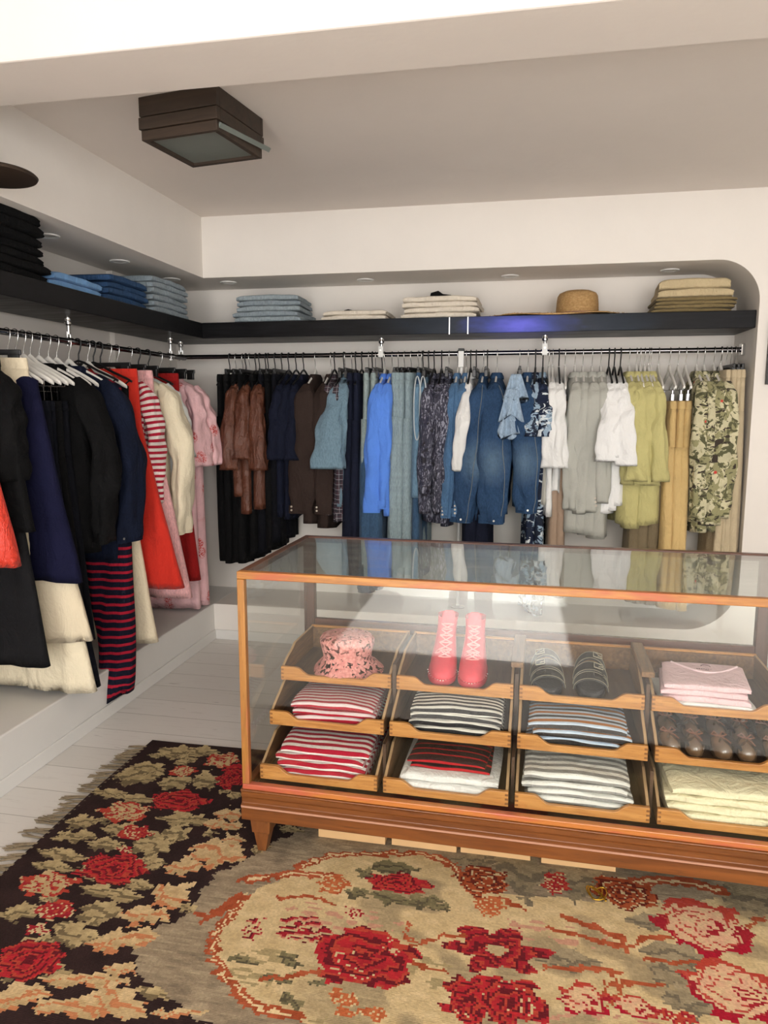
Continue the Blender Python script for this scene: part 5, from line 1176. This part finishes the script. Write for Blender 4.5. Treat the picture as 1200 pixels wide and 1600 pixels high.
def leaf(l, idx):
    cx, cy, rx, ry, ang, kind = l; a = math.radians(ang); rx *= 1.05; ry *= 1.05
    dx, dy = sx - cx, sy - cy; u = (dx * math.cos(a) + dy * math.sin(a)) / rx; v = (-dx * math.sin(a) + dy * math.cos(a)) / ry
    nz = vnoise(gx, gy, .014, 60 + idx)
    M = np.abs(v) < (1 - np.abs(u) ** 2.2) * (1 + .30 * np.sin(u * 7 + idx)) * (.8 + .4 * nz)
    pal = {'tan': (rgb(152, 134, 98), rgb(184, 164, 122), rgb(112, 98, 72)), 'cream': (rgb(178, 152, 110), rgb(202, 176, 134), rgb(186, 122, 82)), 'olive': (rgb(104, 98, 72), rgb(128, 118, 86), rgb(84, 78, 60)), 'grey': (rgb(130, 118, 94), rgb(156, 142, 114), rgb(112, 102, 84))}[kind]
    put(M, two(pal[0], pal[1], nz + .3 * v)); put(M & (np.abs(v + .25 * np.sin(u * 4 + idx)) < .13), pal[2]); put(M & (v < -.45) & (nz > .5), pal[2])
for i, l in enumerate(RUG_LEAF): leaf(l, i)
for i, l in enumerate(RUG_LEAF2): leaf(l, 40 + i)
# small filler leaves in the dark border
q = random.Random(8)
fm = inside(field, gx, gy)
for i in range(70):
    x, y = q.uniform(-1.40, -.66), q.uniform(.9, 2.50)
    ix, iy = int((x - RX0) / CELL), int((y - RY0) / CELL)
    if fm[iy, ix] or img[iy, ix].sum() > 190: continue
    leaf((x, y, q.uniform(.02, .05), q.uniform(.012, .022), q.uniform(-40, 40), 'tan'), 90 + i)
def stroke(w, pts, c1, c2, core=None):
    d = np.full(gx.shape, 9.0)
    for (x1, y1), (x2, y2) in zip(pts[:-1], pts[1:]):
        L = (x2 - x1) ** 2 + (y2 - y1) ** 2 + 1e-9; t = np.clip(((sx - x1) * (x2 - x1) + (sy - y1) * (y2 - y1)) / L, 0, 1)
        d = np.minimum(d, np.hypot(sx - x1 - t * (x2 - x1), sy - y1 - t * (y2 - y1)))
    nz = vnoise(gx, gy, .02, 33); put(d < w / 2, two(c1, c2, nz))
    if core is not None: put(d < w * .12, core)
for i, (w, pts) in enumerate(RUG_LINES): stroke(w, pts, rgb(142, 66, 38), rgb(176, 92, 60), rgb(212, 188, 146) if w >= .024 else None)
for i, f in enumerate(RUG_A + RUG_B): flower(f, i)
# shading streaks in the cream ground and soft pink blushes
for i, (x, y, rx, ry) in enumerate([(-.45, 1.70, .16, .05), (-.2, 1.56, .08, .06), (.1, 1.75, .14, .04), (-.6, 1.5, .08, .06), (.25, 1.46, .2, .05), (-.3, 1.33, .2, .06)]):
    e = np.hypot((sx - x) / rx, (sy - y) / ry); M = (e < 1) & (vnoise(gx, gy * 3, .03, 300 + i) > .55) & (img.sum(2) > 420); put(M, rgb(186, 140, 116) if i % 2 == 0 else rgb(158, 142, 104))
# border beyond the case and behind the viewpoint repeats the same flowers
for i, (x, y) in enumerate([(-.8, 2.44), (-.45, 2.42), (-.1, 2.45), (.3, 2.42), (.7, 2.44), (1.1, 2.4), (-1.2, 1.12), (-.9, 1.0)]): flower(('rose', x, y, .09, .055), 50 + i)
img *= (1 + .10 * (rng.random((ny, nx, 1)) - .5)); img = np.clip(img, 0, 255) / 255.0
linear = np.where(img <= .04045, img / 12.92, ((img + .055) / 1.055) ** 2.4)
keep = ~((gx + (gy * 1.35) > -1.40 + 2.566 * 1.35 + .0) & (gx < -1.2) & ((gx + 1.466) * .62 + (RY1 - gy) < .045))
vx, vy = np.meshgrid(RX0 + np.arange(nx + 1) * CELL, RY0 + np.arange(ny + 1) * CELL)
vx = vx + .004 * np.sin(vy * 5) ; vz = RUGZ + .0012 * np.sin(vx * 9 + vy * 4)
keepf = keep.ravel()
ii, jj = np.meshgrid(np.arange(nx), np.arange(ny)); a = (jj * (nx + 1) + ii).ravel()
faces = np.stack([a, a + 1, a + nx + 2, a + nx + 1], 1)[keepf]
me = bpy.data.meshes.new('woven_field'); nv = (nx + 1) * (ny + 1)
me.vertices.add(nv); me.vertices.foreach_set('co', np.stack([vx.ravel(), vy.ravel(), vz.ravel()], 1).ravel())
me.loops.add(len(faces) * 4); me.loops.foreach_set('vertex_index', faces.ravel().astype(np.int32))
me.polygons.add(len(faces)); me.polygons.foreach_set('loop_start', np.arange(0, len(faces) * 4, 4, dtype=np.int32))
me.update(calc_edges=True)
at_ = me.attributes.new('yarn', 'FLOAT_COLOR', 'FACE'); colr = np.concatenate([linear.reshape(-1, 3), np.ones((nx * ny, 1))], 1)[keepf]
at_.data.foreach_set('color', colr.ravel().astype(np.float32))
bm = bmesh.new(); bm.from_mesh(me); loose = [v for v in bm.verts if not v.link_faces]; bmesh.ops.delete(bm, geom=loose, context='VERTS'); bm.to_mesh(me); bm.free()
T = NT('wool_weave'); at2 = T.n('ShaderNodeAttribute'); at2.attribute_name = 'yarn'
rb = T.n('ShaderNodeTexWave', wave_type='BANDS', bands_direction='Y'); rb.inputs['Scale'].default_value = 75; rb.inputs['Distortion'].default_value = 2.5; T.l(T.coord('Object'), rb.inputs['Vector'])
T.set(Base_Color=at2.outputs['Color'], Roughness=.95, Normal=T.bump(T.noise(T.coord('Object'), 160, 3), .35, .004, T.bump(rb.outputs['Fac'], .25, .003)))
T.b.inputs['Specular IOR Level'].default_value = .15
me.materials.append(T.m)
rug = thing('floral_rug', 'large flat-woven rug with red roses on a dark border and cream medallion', 'rug', (0, 0, 0))
wf = bpy.data.objects.new('woven_field', me); COL.objects.link(wf); wf.parent = rug
Bag().box((RX0 + .004, RY0, .0006), (RX1, RY1 - .045, RUGZ - .0035)).build('backing', plain('rug_backing', (60, 46, 42), .95), rug)
M_FR = cloth((128, 114, 92), var=.2); fr = Bag(); q = random.Random(9); y = RY0
while y < RY1 - .03:
    L = q.uniform(.06, .095); dy = q.uniform(-.03, .012)
    for k in range(6):
        oy = q.uniform(-.008, .008); e = (RX0 - L * q.uniform(.75, 1.05), y + oy * 2.0 + dy + q.uniform(-.006, .006), .002 + q.uniform(0, .003))
        fr.tube([(RX0 + .008, y + oy * .5, RUGZ - .001), (RX0 - L * .4, y + oy + dy * .4, .006), e], (.0026, .0024, .0014), 5)
    y += q.uniform(.022, .034)
tag(fr.build('fringe', M_FR, rug, smooth=60), kind='stuff')

# thin gold chain dropped on the rug
p = spot(932, 1398, Z=RUGZ)
t = thing('gold_chain', 'thin gold chain lying on the rug in front of the display case', 'chain', (p.x, p.y, RUGZ + .001))
M_GOLD = plain('gold', (214, 172, 62), .3, .9); ch = Bag(); q = random.Random(2)
P = [Vector((.030 * math.sin(2.3 * a) * (1 - a / 14), .028 * math.sin(3.1 * a + .6), .0035 + .0008 * math.sin(7 * a))) for a in np.linspace(0, 6.2, 90)]
ch.tube(P, [.0016 + .0007 * (k % 2) for k in range(len(P))], 6); ch.build('links', M_GOLD, t, smooth=60)
